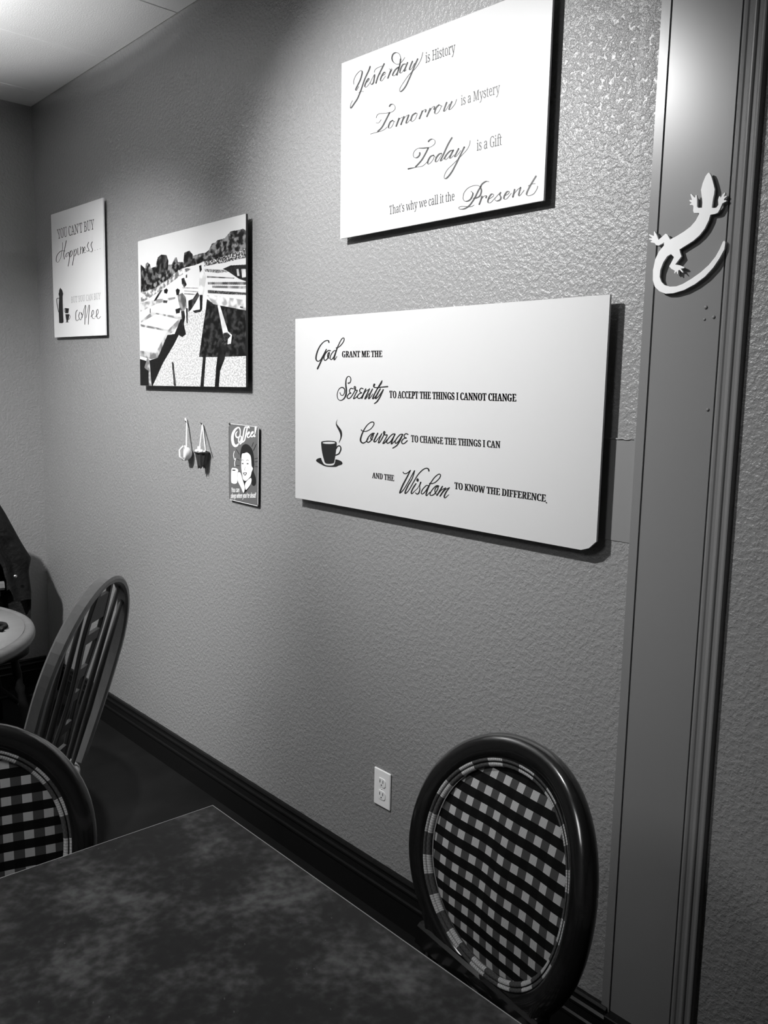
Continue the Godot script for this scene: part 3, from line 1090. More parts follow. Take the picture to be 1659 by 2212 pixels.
func serenity_board() -> void:
	var z := 0.030
	var t := thing("quote_board", "wide white board with a coffee mug and the word Serenity, chipped lower corner", "sign", wp(960, 1130, 0.0))
	panel(t, xy([638, 689, 1318, 636, 1288, 1170, 1281, 1176, 1272, 1184, 1255, 1188, 660, 1079, 638, 1075, 638, 1060]), z, 0.006, M.paper)
	pads(t, wp(638, 1075, 0), wp(1287, 690, 0), z - 0.006)
	z += 0.0004
	var s := begin()
	for q in [
		[[305, 148, 298, 122, 265, 118, 220, 140, 165, 200, 120, 290, 96, 380, 100, 435, 130, 456, 165, 435, 205, 370, 262, 262], [20, 20, 14, 15, 18, 22, 24, 22, 16, 14, 14, 14]],
		[[262, 262, 215, 370, 170, 470, 120, 575], [16, 20, 24, 26]],
		[[330, 284, 292, 282, 248, 330, 224, 395, 235, 440, 270, 425, 303, 370, 312, 312, 292, 330, 284, 380, 305, 405], 17],
		[[422, 284, 385, 288, 342, 345, 324, 405, 345, 428, 385, 380, 425, 275, 470, 170, 515, 92, 546, 76, 552, 110, 520, 170, 470, 220, 425, 238], 15],
		[[440, 240, 410, 330, 388, 415, 400, 430, 435, 375], [18, 22, 22, 16, 10]],
		[[622, 812, 650, 800, 663, 750, 645, 708, 612, 706, 587, 750, 580, 830, 588, 920, 580, 1010, 540, 1073, 490, 1093, 448, 1060, 440, 985, 470, 908, 520, 882, 558, 908, 558, 970, 530, 1013, 498, 1000, 486, 968], [26, 14, 15, 14, 14, 18, 22, 26, 26, 18, 14, 12, 12, 12, 20, 18, 14, 12, 12, 14]],
		[[700, 905, 667, 895, 642, 922, 644, 958, 664, 975, 640, 980, 606, 1020, 606, 1052, 635, 1060, 670, 1030, 722, 945, 740, 888, 726, 866, 716, 890, 737, 924, 766, 930, 740, 985, 706, 1062, 740, 1050, 772, 1020], 17],
		[[862, 905, 832, 893, 807, 922, 812, 955, 840, 970, 802, 984, 772, 1020, 776, 1052, 802, 1060, 840, 1035, 870, 980], 17],
		[[905, 908, 872, 980, 842, 1058], 22], [[850, 1035, 900, 952, 962, 908], 11], [[965, 905, 922, 1000, 892, 1066, 920, 1045, 960, 980], [20, 22, 22, 14, 10]],
		[[1015, 908, 977, 985, 953, 1062, 985, 1040, 1020, 985], [20, 22, 22, 14, 10]],
		[[1170, 772, 1112, 870, 1052, 980, 1018, 1062, 1050, 1045, 1090, 985], [14, 18, 22, 22, 14, 10]], [[1170, 772, 1158, 820, 1100, 900, 1050, 985], 13],
		[[1045, 835, 1036, 870, 1075, 886, 1150, 878, 1262, 868], [34, 22, 16, 18, 22]],
		[[1140, 905, 1088, 1000, 1063, 1062, 1110, 1030, 1190, 918], [20, 22, 22, 14, 12]], [[1190, 918, 1140, 1030, 1092, 1108, 1045, 1145], [20, 22, 22, 16]]]:
		pen(s, q[0], q[1], 670, 720, 7.541, z)
	type_line(s, "GRANT ME THE", serif_bold, [520, 392, 1172, 387, 520, 290, 1172, 281], 670, 720, 7.541, z)
	type_line(s, "TO ACCEPT THE THINGS I CANNOT CHANGE", serif_bold, [483, 523, 1080, 540, 483, 489, 1080, 504], 620, 620, 2.183, z)
	letters(s, t, M.ink)
	s = begin()
	for q in [
		[[795, 277, 812, 295, 870, 300, 940, 265, 988, 205, 988, 162, 950, 158, 890, 202, 832, 290, 792, 390, 786, 450, 820, 484, 865, 465, 905, 415], [16, 14, 13, 13, 14, 16, 15, 14, 18, 24, 24, 20, 15, 12]],
		[[1000, 332, 962, 337, 907, 390, 882, 450, 905, 473, 950, 440, 977, 380, 985, 343, 957, 370, 942, 415, 968, 432], 17],
		[[1052, 332, 1017, 400, 993, 455, 1020, 460, 1060, 410, 1118, 338], [20, 22, 22, 14, 12, 12]], [[1115, 338, 1082, 410, 1062, 478, 1092, 460, 1145, 362, 1164, 322, 1155, 303, 1141, 330, 1166, 358, 1200, 360, 1166, 430, 1133, 488, 1160, 480, 1200, 430], 17],
		[[1322, 342, 1282, 347, 1227, 400, 1192, 460, 1207, 488, 1260, 450, 1322, 348], 17], [[1320, 348, 1287, 420, 1264, 493, 1290, 480, 1325, 440], [18, 22, 22, 14, 10]],
		[[1442, 347, 1402, 352, 1352, 405, 1322, 460, 1337, 488, 1380, 450, 1440, 352], 17], [[1440, 352, 1402, 440, 1352, 518, 1287, 562], [18, 20, 20, 16]],
		[[1524, 348, 1492, 338, 1464, 362, 1472, 395, 1500, 405, 1462, 412, 1427, 450, 1432, 488, 1465, 490, 1512, 447], 17]]:
		pen(s, q[0], q[1], 670, 890, 7.213, z)
	type_line(s, "TO CHANGE THE THINGS I CAN", serif_bold, [585, 731, 1005, 760, 585, 698, 1005, 727], 620, 620, 2.183, z)
	letters(s, t, M.ink)
	s = begin()
	for q in [
		[[245, 235, 275, 273, 330, 270, 382, 235, 432, 192], 24], [[432, 192, 342, 370, 242, 560, 167, 735, 172, 768, 260, 680, 380, 480, 500, 262, 540, 197], [28, 36, 40, 38, 26, 24, 22, 24, 26]],
		[[540, 197, 482, 390, 372, 580, 302, 735, 307, 782, 390, 700, 500, 510, 620, 310, 740, 182, 830, 137, 890, 155, 906, 203], [24, 26, 32, 34, 26, 22, 26, 26, 26, 26, 36, 38]],
		[[572, 530, 502, 640, 453, 750, 472, 785, 545, 715, 620, 640, 700, 490], [30, 34, 34, 24, 16, 15, 15]],
		[[695, 500, 672, 580, 670, 700, 640, 778, 600, 795, 560, 765], [40, 20, 30, 34, 30, 20]],
		[[882, 578, 832, 582, 742, 680, 712, 768, 745, 793, 820, 720, 892, 605, 950, 510, 1050, 370, 1150, 290, 1200, 302, 1188, 370, 1110, 460, 1020, 520, 920, 526], 25],
		[[940, 520, 872, 680, 834, 805, 852, 835, 930, 745], [30, 34, 34, 22, 14]],
		[[1162, 592, 1102, 582, 1012, 660, 934, 785, 960, 832, 1040, 800, 1120, 690, 1138, 604, 1080, 640, 1058, 720, 1090, 800], 26],
		[[1250, 602, 1192, 700, 1112, 828], 34], [[1120, 818, 1230, 692, 1322, 642], 18], [[1332, 640, 1262, 740, 1192, 848], 34], [[1200, 838, 1320, 692, 1430, 632], 18],
		[[1430, 632, 1342, 750, 1298, 855, 1322, 892, 1415, 812], [28, 34, 36, 24, 14]]]:
		pen(s, q[0], q[1], 850, 1000, 11.85, z)
	dot(s, 850 + 615 / 11.85, 1000 + 437 / 11.85, 2.7, z, 3.9)
	type_line(s, "AND THE", serif_bold, [966, 1027, 1306, 1078, 968, 941, 1306, 984], 670, 890, 7.213, z)
	type_line(s, "TO KNOW THE DIFFERENCE", serif_bold, [790, 952, 1218, 1013, 790, 920, 1220, 979], 620, 620, 2.183, z)
	dot(s, 620 + 1223 / 2.183, 620 + 1017 / 2.183, 1.5, z)
	letters(s, t, M.ink)
	# the printed mug, its saucer and steam
	s = begin()
	blot(s, [172, 470, 200, 456, 280, 447, 370, 455, 412, 475, 408, 560, 392, 680, 374, 780, 350, 800, 290, 808, 235, 795, 213, 740, 188, 640, 175, 540], 670, 890, 7.213, z)
	pen(s, [408, 565, 425, 537, 455, 527, 476, 552, 473, 600, 445, 650, 400, 672], [18, 18, 18, 18, 20, 20, 20], 670, 890, 7.213, z)
	blot(s, [165, 715, 110, 730, 92, 755, 110, 780, 170, 815, 230, 845, 300, 855, 400, 855, 440, 835, 490, 820, 502, 795, 480, 765, 400, 737, 390, 770, 375, 812, 350, 830, 290, 834, 230, 822, 200, 790, 178, 745], 670, 890, 7.213, z)
	blot(s, [425, 115, 405, 160, 405, 210, 440, 280, 465, 340, 470, 400, 445, 485, 482, 420, 497, 350, 485, 285, 440, 220, 418, 190, 414, 160], 670, 890, 7.213, z)
	letters(s, t, M.ink, "printed_mug")
	s = begin()
	dot(s, 670 + 292 / 7.213, 890 + 481 / 7.213, 100 / 7.213, z + 0.0003, 17 / 7.213)
	letters(s, t, M.paper, "mug_opening")
func yesterday_board() -> void:
	var z := 0.026
	var t := thing("quote_board", "white board whose script reads Yesterday, Tomorrow, Today and Present", "sign", wp(950, 470, 0.0))
	panel(t, xy([738, 137, 1196, -40, 1174, 433, 735, 516]), z, 0.006, M.board)
	pads(t, wp(735, 510, 0), wp(1174, 60, 0), z - 0.006)
	z += 0.0004
	var s := begin()
	for a in [
		[95, 612, 93, 560, 120, 490, 170, 430, 205, 415, 214, 450, 190, 540, 142, 640, 122, 685, 135, 698, 165, 640],
		[328, 357, 310, 410, 250, 540, 202, 680, 150, 810, 105, 880, 60, 945, 44, 948, 50, 900, 75, 845], [165, 732, 195, 713, 235, 716],
		[255, 602, 305, 560, 316, 528, 293, 542, 262, 600, 252, 642, 275, 650, 325, 590, 390, 470, 386, 530, 374, 590, 346, 613, 332, 588],
		[530, 317, 490, 400, 442, 500, 412, 593], [388, 440, 400, 402, 440, 372, 497, 350], [450, 466, 478, 460],
		[490, 500, 545, 460, 543, 437, 518, 452, 487, 510, 477, 553, 500, 560, 550, 490],
		[600, 390, 625, 402, 606, 460, 582, 522], [605, 470, 640, 405, 634, 382],
		[732, 368, 692, 400, 657, 458, 655, 488, 690, 478, 735, 400, 757, 330, 768, 240, 746, 177, 700, 156, 656, 182, 641, 240, 660, 290, 700, 320, 742, 320, 790, 280, 825, 226],
		[765, 250, 752, 340, 722, 440, 712, 478], [832, 320, 796, 332, 762, 400, 757, 448, 785, 440, 835, 365], [865, 300, 836, 370, 816, 428, 848, 402],
		[935, 282, 906, 350, 892, 402, 920, 390, 965, 310], [1010, 247, 960, 360, 902, 500, 842, 630, 792, 698, 756, 716, 756, 670, 810, 580, 890, 470, 980, 380, 1050, 270, 1085, 152]]:
		pen(s, a, 21.0, 750, 90, 6.636, z, 8.0)
	type_line(s, "is History", serif, [1122, 308, 1548, 157, 1122, 162, 1548, 3], 750, 90, 6.636, z)
	letters(s, t, M.soft_ink)
	s = begin()
	for a in [
		[120, 455, 150, 456, 178, 420], [122, 400, 132, 368, 162, 350, 220, 346, 290, 335, 330, 310, 340, 275, 320, 244, 290, 245, 275, 265],
		[275, 340, 230, 430, 186, 510, 140, 555], [55, 586, 110, 570, 170, 555, 220, 530, 245, 505], [310, 430, 282, 450, 262, 503, 275, 520, 305, 495, 325, 442, 310, 430, 338, 446],
		[385, 405, 352, 495], [365, 450, 400, 405, 425, 392], [442, 385, 407, 476], [420, 440, 460, 385, 490, 366], [497, 368, 467, 453, 480, 458, 512, 420],
		[576, 345, 541, 370, 522, 424, 536, 440, 570, 415, 594, 352, 578, 345], [655, 320, 620, 408], [640, 360, 670, 312, 695, 302, 690, 330], [745, 292, 707, 383], [730, 340, 770, 277, 795, 268, 790, 300],
		[846, 250, 816, 280, 797, 338, 815, 353, 850, 320, 872, 262, 848, 250, 885, 265], [935, 222, 902, 318, 925, 310, 968, 240], [995, 212, 962, 298, 985, 295, 1030, 240, 1050, 184]]:
		pen(s, a, 18.0, 790, 180, 5.352, z, 6.5)
	type_line(s, "is a Mystery", serif, [1100, 257, 1550, 110, 1100, 145, 1550, -10], 790, 180, 5.352, z)
	letters(s, t, M.soft_ink)
	s = begin()
	for a in [
		[265, 360, 262, 395, 232, 430, 195, 439, 168, 420, 166, 370, 190, 325, 240, 291, 300, 285, 400, 280, 460, 255, 500, 215, 500, 170, 465, 148, 425, 158, 400, 185],
		[395, 290, 350, 380, 290, 480, 200, 580], [85, 612, 150, 597, 220, 585, 300, 570, 355, 530, 390, 485],
		[480, 400, 432, 420, 392, 490, 394, 536, 430, 520, 475, 460, 489, 406, 475, 400, 510, 430], [602, 370, 562, 385, 517, 450, 512, 503, 550, 480, 612, 380], [765, 127, 700, 240, 632, 390, 587, 483, 610, 480, 642, 440],
		[790, 322, 742, 330, 682, 390, 652, 448, 672, 466, 720, 420, 785, 327], [788, 320, 752, 390, 732, 443, 755, 440, 795, 395], [870, 297, 832, 370, 807, 423, 840, 410, 905, 325],
		[958, 272, 900, 390, 832, 530, 762, 660, 692, 748, 652, 762, 646, 720, 690, 630, 790, 530, 900, 420, 1000, 310, 1040, 230, 1050, 172]]:
		pen(s, a, 24.0, 870, 280, 7.213, z, 8.5)
	pen(s, [250, 290, 330, 288, 410, 278], [6, 20, 10], 870, 280, 7.213, z)
	pen(s, [85, 612, 130, 602, 190, 590], [22, 20, 8], 870, 280, 7.213, z)
	type_line(s, "is a Gift", serif, [1152, 333, 1542, 238, 1152, 168, 1542, 66], 870, 280, 7.213, z)
	letters(s, t, M.soft_ink)
	s = begin()
	for a in [
		[990, 155, 962, 200, 922, 280, 872, 350, 820, 384, 776, 387, 763, 372, 790, 360, 850, 362, 890, 362, 920, 345], [1070, 106, 1040, 104, 1002, 130, 985, 160],
		[888, 205, 908, 230, 880, 290, 832, 308, 807, 280, 817, 220, 860, 170, 920, 146, 970, 150, 994, 190, 980, 250, 937, 275, 912, 275],
		[1000, 257, 987, 300, 972, 338], [990, 290, 1020, 256, 1045, 250, 1042, 270], [1060, 290, 1110, 260, 1119, 237, 1095, 236, 1067, 280, 1062, 318, 1085, 323, 1120, 290, 1190, 215, 1182, 240, 1194, 265, 1184, 293, 1150, 304, 1132, 290],
		[1225, 255, 1270, 230, 1279, 207, 1255, 211, 1230, 250, 1227, 283, 1255, 280, 1300, 225], [1335, 187, 1316, 263], [1325, 235, 1370, 182, 1390, 172], [1395, 167, 1377, 243, 1392, 245, 1430, 195],
		[1553, 50, 1510, 120, 1472, 190, 1457, 235, 1480, 250, 1530, 230, 1563, 180, 1570, 152], [1475, 150, 1510, 131, 1545, 126]]:
		pen(s, a, 15.5, 830, 370, 4.74, z, 5.5)
	type_line(s, "That's why we call it the", serif, [52, 443, 718, 297, 52, 355, 718, 204], 830, 370, 4.74, z)
	letters(s, t, M.soft_ink)
func happiness_board() -> void:
	var z := 0.020
	var t := thing("quote_board", "white board with the word Happiness and a coffee pot with stacked cups", "sign", wp(172, 726, 0.0))
	panel(t, xy([110, 464, 222, 427, 228, 724, 118, 729]), z, 0.006, M.canvas)
	pads(t, wp(118, 729, 0), wp(222, 450, 0), z - 0.006)
	z += 0.0004
	var s := begin()
	type_line(s, "YOU CAN'T BUY", serif, [228, 692, 738, 553, 215, 560, 735, 412], 90, 410, 6.506, z)
	for a in [
		[330, 860, 270, 862, 217, 920, 205, 1000, 232, 1016, 268, 950, 290, 830, 290, 742], [346, 715, 330, 800, 310, 900, 320, 975],
		[378, 880, 347, 900, 340, 943, 362, 930, 386, 880, 388, 940], [402, 860, 392, 960, 372, 1073], [395, 905, 420, 852, 430, 900, 406, 943], [457, 840, 450, 950, 432, 1060], [456, 885, 480, 832, 489, 880, 466, 930],
		[507, 822, 510, 913, 532, 900], [547, 802, 546, 898], [548, 850, 570, 802, 580, 830, 576, 893], [590, 860, 612, 830, 606, 802, 590, 832, 596, 884, 622, 878], [660, 737, 642, 790, 664, 840, 650, 862, 625, 855], [712, 730, 692, 780, 714, 840, 700, 872, 668, 858]]:
		pen(s, a, 9.0, 90, 410, 6.506, z, 5.0)
	for q in [[750, 850], [785, 840], [820, 828]]:
		dot(s, 90 + q[0] / 6.506, 410 + q[1] / 6.506, 0.7, z)
	for a in [
		[502, 1690, 481, 1722, 480, 1818, 500, 1840, 522, 1818], [535, 1720, 521, 1780, 545, 1830, 565, 1780, 550, 1722, 575, 1760], [570, 1800, 605, 1642, 619, 1632, 611, 1720, 606, 1890], [625, 1800, 660, 1632, 672, 1642, 663, 1740, 656, 1890],
		[690, 1780, 730, 1740, 725, 1692, 706, 1720, 711, 1798, 745, 1810], [750, 1790, 796, 1730, 790, 1682, 771, 1710, 776, 1788, 800, 1810, 828, 1780]]:
		pen(s, a, 9.0, 90, 410, 6.506, z, 6.0)
	letters(s, t, M.soft_ink)
	s = begin()
	type_line(s, "BUT YOU CAN BUY", serif, [415, 1590, 828, 1535, 415, 1505, 828, 1446], 90, 410, 6.506, z)
	letters(s, t, M.pale_ink)
	s = begin()
	blot(s, [262, 1376, 288, 1410, 297, 1445, 302, 1462, 294, 1500, 296, 1600, 300, 1700, 308, 1860, 290, 1875, 245, 1872, 240, 1740, 241, 1600, 246, 1500, 236, 1462, 243, 1445, 246, 1410], 90, 410, 6.506, z, false)
	pen(s, [246, 1524, 216, 1528, 213, 1570, 222, 1640, 240, 1720], 9, 90, 410, 6.506, z)
	blot(s, [328, 1660, 384, 1668, 374, 1735, 334, 1735], 90, 410, 6.506, z, false)
	pen(s, [330, 1668, 316, 1680, 320, 1710, 333, 1725], 6, 90, 410, 6.506, z)
	blot(s, [333, 1748, 390, 1748, 381, 1810, 366, 1850, 384, 1862, 333, 1864, 350, 1850, 341, 1810], 90, 410, 6.506, z, false)
	pen(s, [386, 1760, 400, 1775, 394, 1810, 380, 1825], 6, 90, 410, 6.506, z)
	letters(s, t, M.ink, "printed_coffee_pot")
func picture_board() -> void:
	var z := 0.030
	var t := thing("photo_board", "black and white landscape photo board of people at raised drying tables", "picture", wp(416, 836, 0.0))
	var tl := wp(301, 518, z)
	var tr := wp(531.5, 464.5, z)
	var br := wp(531, 839, z)
	var bl := wp(300, 830.5, z)
	var x0 := (tl.x + bl.x) / 2.0
	var x1 := (tr.x + br.x) / 2.0
	var y1 := (tl.y + tr.y) / 2.0
	var y0 := (bl.y + br.y) / 2.0
	var s := begin(false)
	box(s, Vector3(x0, y0, z - 0.008), Vector3(x1, y1, z - 0.0003))
	wpart("panel", s, M.pad, t)
	pads(t, Vector3(x0, y0, 0), Vector3(x1, y1, 0), z - 0.008)
	var w := 704
	var h := 512
	var img := Image.create(w, h, false, Image.FORMAT_RGB8)
	img.fill(Color(0.965, 0.965, 0.965))
	var P := func(a: Array) -> PackedVector2Array:
		var r := PackedVector2Array()
		for q in xy(a, 280, 450, 5.268):
			var p := wp(q.x, q.y, z)
			r.append(Vector2((p.x - x0) / (x1 - x0) * w, (y1 - p.y) / (y1 - y0) * h))
		return r
	var leaf := noise(51, 0.030, 5)
	var fine := noise(52, 0.10, 4)
	var plain := noise(53, 0.02, 2)
	for q in [
		[[125, 640, 150, 690, 178, 682, 182, 632, 205, 615, 232, 640, 240, 682, 300, 662, 308, 600, 322, 560, 360, 527, 420, 532, 442, 600, 436, 642, 480, 640, 515, 562, 535, 558, 548, 612, 612, 612, 622, 505, 680, 482, 716, 522, 722, 542, 800, 516, 870, 502, 905, 470, 935, 402, 975, 390, 1000, 362, 1080, 342, 1150, 262, 1220, 250, 1290, 232, 1335, 260, 1335, 452, 1200, 502, 1000, 572, 850, 602, 760, 642, 640, 672, 560, 702, 430, 812, 300, 902, 128, 962], 0.02, 0.62, leaf],
		[[320, 560, 360, 527, 420, 532, 442, 600, 436, 700, 380, 760, 300, 740], 0.05, 0.35, leaf], [[622, 505, 680, 482, 716, 522, 722, 620, 680, 650, 620, 640], 0.05, 0.35, leaf], [[128, 640, 180, 690, 300, 700, 330, 800, 250, 860, 128, 900], 0.06, 0.45, leaf],
		[[128, 962, 300, 902, 430, 812, 560, 702, 660, 682, 700, 690, 560, 780, 400, 900, 260, 1000, 128, 1082], 0.45, 1.0, leaf],
		[[850, 602, 1000, 572, 1200, 502, 1335, 452, 1335, 560, 1150, 600, 1060, 622, 850, 660], 0.1, 0.95, fine],
		[[1060, 690, 1150, 650, 1335, 640, 1335, 835, 1240, 800, 1130, 725], 0.02, 0.22, fine], [[1215, 690, 1240, 690, 1250, 770, 1225, 770], 0.8, 0.95, plain], [[1270, 690, 1320, 690, 1325, 780, 1280, 790], 0.8, 0.95, plain],
		[[850, 690, 1060, 700, 1120, 725, 1000, 735, 860, 720], 0.35, 0.8, fine], [[880, 770, 1190, 790, 1190, 800, 880, 790], 0.3, 0.6, plain],
		[[890, 840, 1335, 838, 1335, 870, 890, 866], 0.3, 0.6, plain], [[940, 880, 1335, 885, 1335, 915, 940, 905], 0.45, 0.75, plain], [[890, 930, 1335, 960, 1335, 985, 1150, 980, 890, 965], 0.15, 0.5, fine],
		[[120, 1080, 280, 1040, 520, 1010, 520, 1030, 300, 1090, 120, 1180], 0.6, 0.9, plain], [[250, 1180, 590, 1238, 622, 1240, 500, 1402, 440, 1382, 560, 1262, 300, 1205, 130, 1300, 130, 1280], 0.55, 0.85, plain],
		[[125, 1318, 440, 1382, 515, 1400, 430, 1440, 320, 1700, 250, 1718, 120, 1682, 120, 1620, 300, 1640, 425, 1400, 125, 1345], 0.5, 0.85, plain],
		[[540, 1500, 660, 1182, 870, 1150, 790, 1692, 1335, 1670, 1335, 2060, 255, 2020, 380, 1760], 0.76, 1.0, fine],
		[[320, 1700, 430, 1442, 512, 1430, 580, 1262, 612, 1262, 622, 1342, 642, 1432, 600, 1466, 560, 1442, 500, 1560, 380, 1760, 262, 2020, 100, 2020, 108, 1712, 200, 1740], 0.02, 0.15, fine],
		[[880, 1032, 960, 1090, 1335, 1165, 1335, 1680, 980, 1692, 790, 1692, 840, 1330, 865, 1170], 0.02, 0.24, leaf],
		[[880, 988, 950, 990, 1335, 1048, 1335, 1165, 950, 1090], 0.7, 1.0, plain], [[1255, 1118, 1290, 1122, 1290, 1132, 1255, 1130], 0.05, 0.1, plain],
		[[1020, 1540, 1110, 1560, 1080, 1720, 1030, 1850, 1015, 2045, 968, 2045, 985, 1800], 0.02, 0.12, plain], [[835, 1692, 867, 1692, 842, 2045, 803, 2045], 0.05, 0.15, plain],
		[[1000, 1102, 1028, 1105, 1120, 1400, 1165, 1440, 1152, 1540, 1110, 1550, 1065, 1440], 0.88, 1.0, plain], [[1068, 1422, 1110, 1412, 1150, 1450, 1118, 1490, 1112, 1572, 1040, 1560], 0.05, 0.3, fine],
		[[480, 1742, 500, 1760, 530, 2020, 503, 2020], 0.1, 0.3, plain], [[168, 1810, 200, 1702, 226, 1722, 250, 2020, 220, 2020, 215, 1850, 185, 1830], 0.5, 0.85, plain],
		[[545, 992, 600, 960, 640, 1012, 652, 1122, 612, 1172, 580, 1162, 560, 1082], 0.35, 0.65, plain], [[525, 930, 545, 910, 572, 930, 560, 985, 535, 990], 0.03, 0.1, plain], [[585, 1170, 622, 1165, 632, 1240, 610, 1340, 600, 1340], 0.05, 0.25, plain], [[640, 1130, 662, 1140, 662, 1310, 648, 1310], 0.1, 0.3, plain],
		[[520, 1150, 580, 1130, 570, 1190, 530, 1200], 0.1, 0.3, plain], [[790, 735, 850, 722, 872, 780, 842, 982, 800, 982, 790, 900], 0.85, 1.0, plain], [[790, 655, 815, 645, 822, 700, 800, 730], 0.03, 0.1, plain], [[797, 985, 832, 985, 826, 1150, 802, 1182], 0.05, 0.2, plain],
		[[668, 1052, 720, 1030, 772, 950, 795, 992, 745, 1082, 700, 1152, 668, 1182], 0.03, 0.3, leaf], [[390, 930, 420, 910, 437, 930, 425, 972, 395, 965], 0.04, 0.2, plain], [[385, 990, 420, 975, 432, 1072, 380, 1070], 0.85, 1.0, plain], [[385, 1045, 432, 1050, 425, 1078, 380, 1075], 0.1, 0.3, plain],
		[[270, 1060, 350, 930, 375, 930, 300, 1050], 0.08, 0.3, plain], [[590, 800, 620, 790, 650, 870, 620, 905, 595, 860], 0.1, 0.5, leaf], [[640, 760, 655, 750, 655, 790, 640, 790], 0.1, 0.3, plain],
		[[600, 900, 780, 905, 780, 912, 600, 910], 0.5, 0.7, plain], [[620, 935, 780, 945, 780, 955, 620, 945], 0.5, 0.7, plain], [[620, 965, 750, 975, 740, 985, 620, 978], 0.45, 0.7, plain], [[720, 1165, 800, 1150, 810, 1180, 740, 1190], 0.05, 0.2, plain], [[230, 1140, 240, 1140, 240, 1190, 230, 1190], 0.1, 0.3, plain]]:
		fill(img, P.call(q[0]), q[1], q[2], q[3])
	var m := mat(0.62, 0.4)
	m.albedo_texture = tex(img)
	s = begin(false)
	var c := [Vector3(x0, y1, z), Vector3(x1, y1, z), Vector3(x1, y0, z), Vector3(x0, y0, z)]
	var uv := [Vector2(0, 0), Vector2(1, 0), Vector2(1, 1), Vector2(0, 1)]
	for k in [0, 1, 2, 0, 2, 3]:
		s.set_uv(uv[k])
		s.add_vertex(c[k])
	wpart("photo_print", s, m, t)
func tin_sign() -> void:
	var z := 0.012
	var t := thing("tin_sign", "small grey tin sign reading Coffee with a dark-haired figure holding a mug", "sign", wp(526, 1087, 0.0))
	panel(t, xy([495.5, 914, 557.5, 921.5, 559, 924, 557.5, 1091, 556, 1093.8, 497, 1079.5, 495, 1077]), z, 0.0012, M.tin)
	var s := begin(false)
	var a := wp(500, 1070, 0)
	var b := wp(553, 925, 0)
	box(s, Vector3(a.x, a.y, 0), Vector3(b.x, b.y, z - 0.0012), 0.001)
	wpart("backing", s, M.pad, t)
	s = begin()
	pen(s, [495.5, 915, 526, 918.5, 557, 922.5], 1.0, 0, 0, 1, z + 0.0003)
	pen(s, [497, 1079, 526, 1086, 556, 1093], 1.2, 0, 0, 1, z + 0.0003)
	pen(s, [558.2, 924, 557.8, 1010, 557, 1090], 0.8, 0, 0, 1, z + 0.0003)
	wpart("worn_rim", s, M.foam_edge, t)
	# lettering
	s = begin()
	var z1 := z + 0.0008
	pen(s, [470, 560, 412, 640, 402, 740, 442, 818, 510, 828, 570, 768, 600, 650, 598, 500, 558, 402, 480, 392, 372, 482, 285, 640, 248, 820, 262, 1000, 302, 1138, 380, 1208, 460, 1180, 522, 1110], [24, 50, 60, 62, 60, 50, 44, 46, 50, 60, 90, 110, 118, 122, 120, 110, 90, 40], 490, 905, 20.74, z1)
	for q in [[[640, 745, 562, 800, 525, 950, 550, 1055, 610, 1000, 648, 862, 640, 745], 50], [[870, 355, 822, 372, 772, 500, 742, 700, 702, 900, 662, 1048, 592, 1118], 58], [[1000, 402, 970, 345, 922, 382, 882, 550, 842, 750, 792, 950, 702, 1040], 58],
		[[910, 722, 1000, 642, 1008, 582, 960, 602, 912, 700, 932, 818, 990, 820, 1060, 742], 46], [[1060, 702, 1160, 632, 1178, 572, 1120, 592, 1082, 690, 1092, 788, 1150, 790, 1222, 702], 46], [[1292, 375, 1280, 500, 1255, 680], [95, 72, 26]]]:
		pen(s, q[0], q[1], 490, 905, 20.74, z1)
	dot(s, 490 + 1240 / 20.74, 905 + 772 / 20.74, 2.2, z1)
	type_line(s, "You can", sans_bold, [198, 485, 556, 478, 208, 275, 562, 268], 490, 1040, 20.74, z1)
	type_line(s, "sleep when you're dead!", sans_bold, [170, 755, 1290, 725, 190, 540, 1320, 502], 490, 1040, 20.74, z1)
	wpart("lettering", s, M.white_print, t)
	# plain generic figure with a mug
	s = begin()
	blot(s, [1185, 790, 1182, 680, 1205, 590, 1255, 548, 1315, 562, 1375, 630, 1405, 740, 1415, 900, 1402, 1000, 1440, 1120, 1445, 1215, 1410, 1262, 1368, 1215, 1350, 1000, 1300, 800], 370, 890, 7.9, z + 0.0004)
	blot(s, [1215, 1150, 1262, 1182, 1345, 1105, 1362, 1215, 1300, 1330, 1245, 1385, 1232, 1340, 1262, 1300, 1250, 1240], 370, 890, 7.9, z + 0.0004)
	for q in [[1375, 590, 1400, 520], [1400, 660, 1450, 550], [1425, 800, 1475, 785], [1430, 850, 1475, 845], [1435, 930, 1475, 935], [1160, 720, 1110, 640], [1160, 820, 1115, 800], [1160, 915, 1115, 915]]:
		pen(s, q, 9, 370, 890, 7.9, z + 0.0004)
	wpart("printed_hair", s, M.ink, t)
	s = begin()
	blot(s, [1205, 722, 1245, 705, 1295, 692, 1345, 735, 1362, 800, 1370, 920, 1392, 962, 1370, 1025, 1352, 1095, 1300, 1155, 1265, 1174, 1225, 1145, 1210, 1060, 1196, 960, 1196, 850], 370, 890, 7.9, z1)
	blot(s, [1268, 1205, 1358, 1125, 1360, 1215, 1285, 1322, 1262, 1300], 370, 890, 7.9, z1)
	blot(s, [1135, 1040, 1180, 1040, 1212, 1140, 1252, 1285, 1232, 1380, 1190, 1290, 1150, 1210, 1130, 1150], 370, 890, 7.9, z1)
	blot(s, [1028, 975, 1075, 957, 1120, 967, 1142, 1000, 1126, 1060, 1124, 1195, 1090, 1225, 1042, 1215, 1022, 1178], 370, 890, 7.9, z1)
	pen(s, [1075, 670, 1062, 740, 1080, 810, 1100, 790, 1082, 860, 1085, 925], 9, 370, 890, 7.9, z1)
	wpart("printed_figure", s, M.white_print, t)
	s = begin()
	var z2 := z + 0.0012
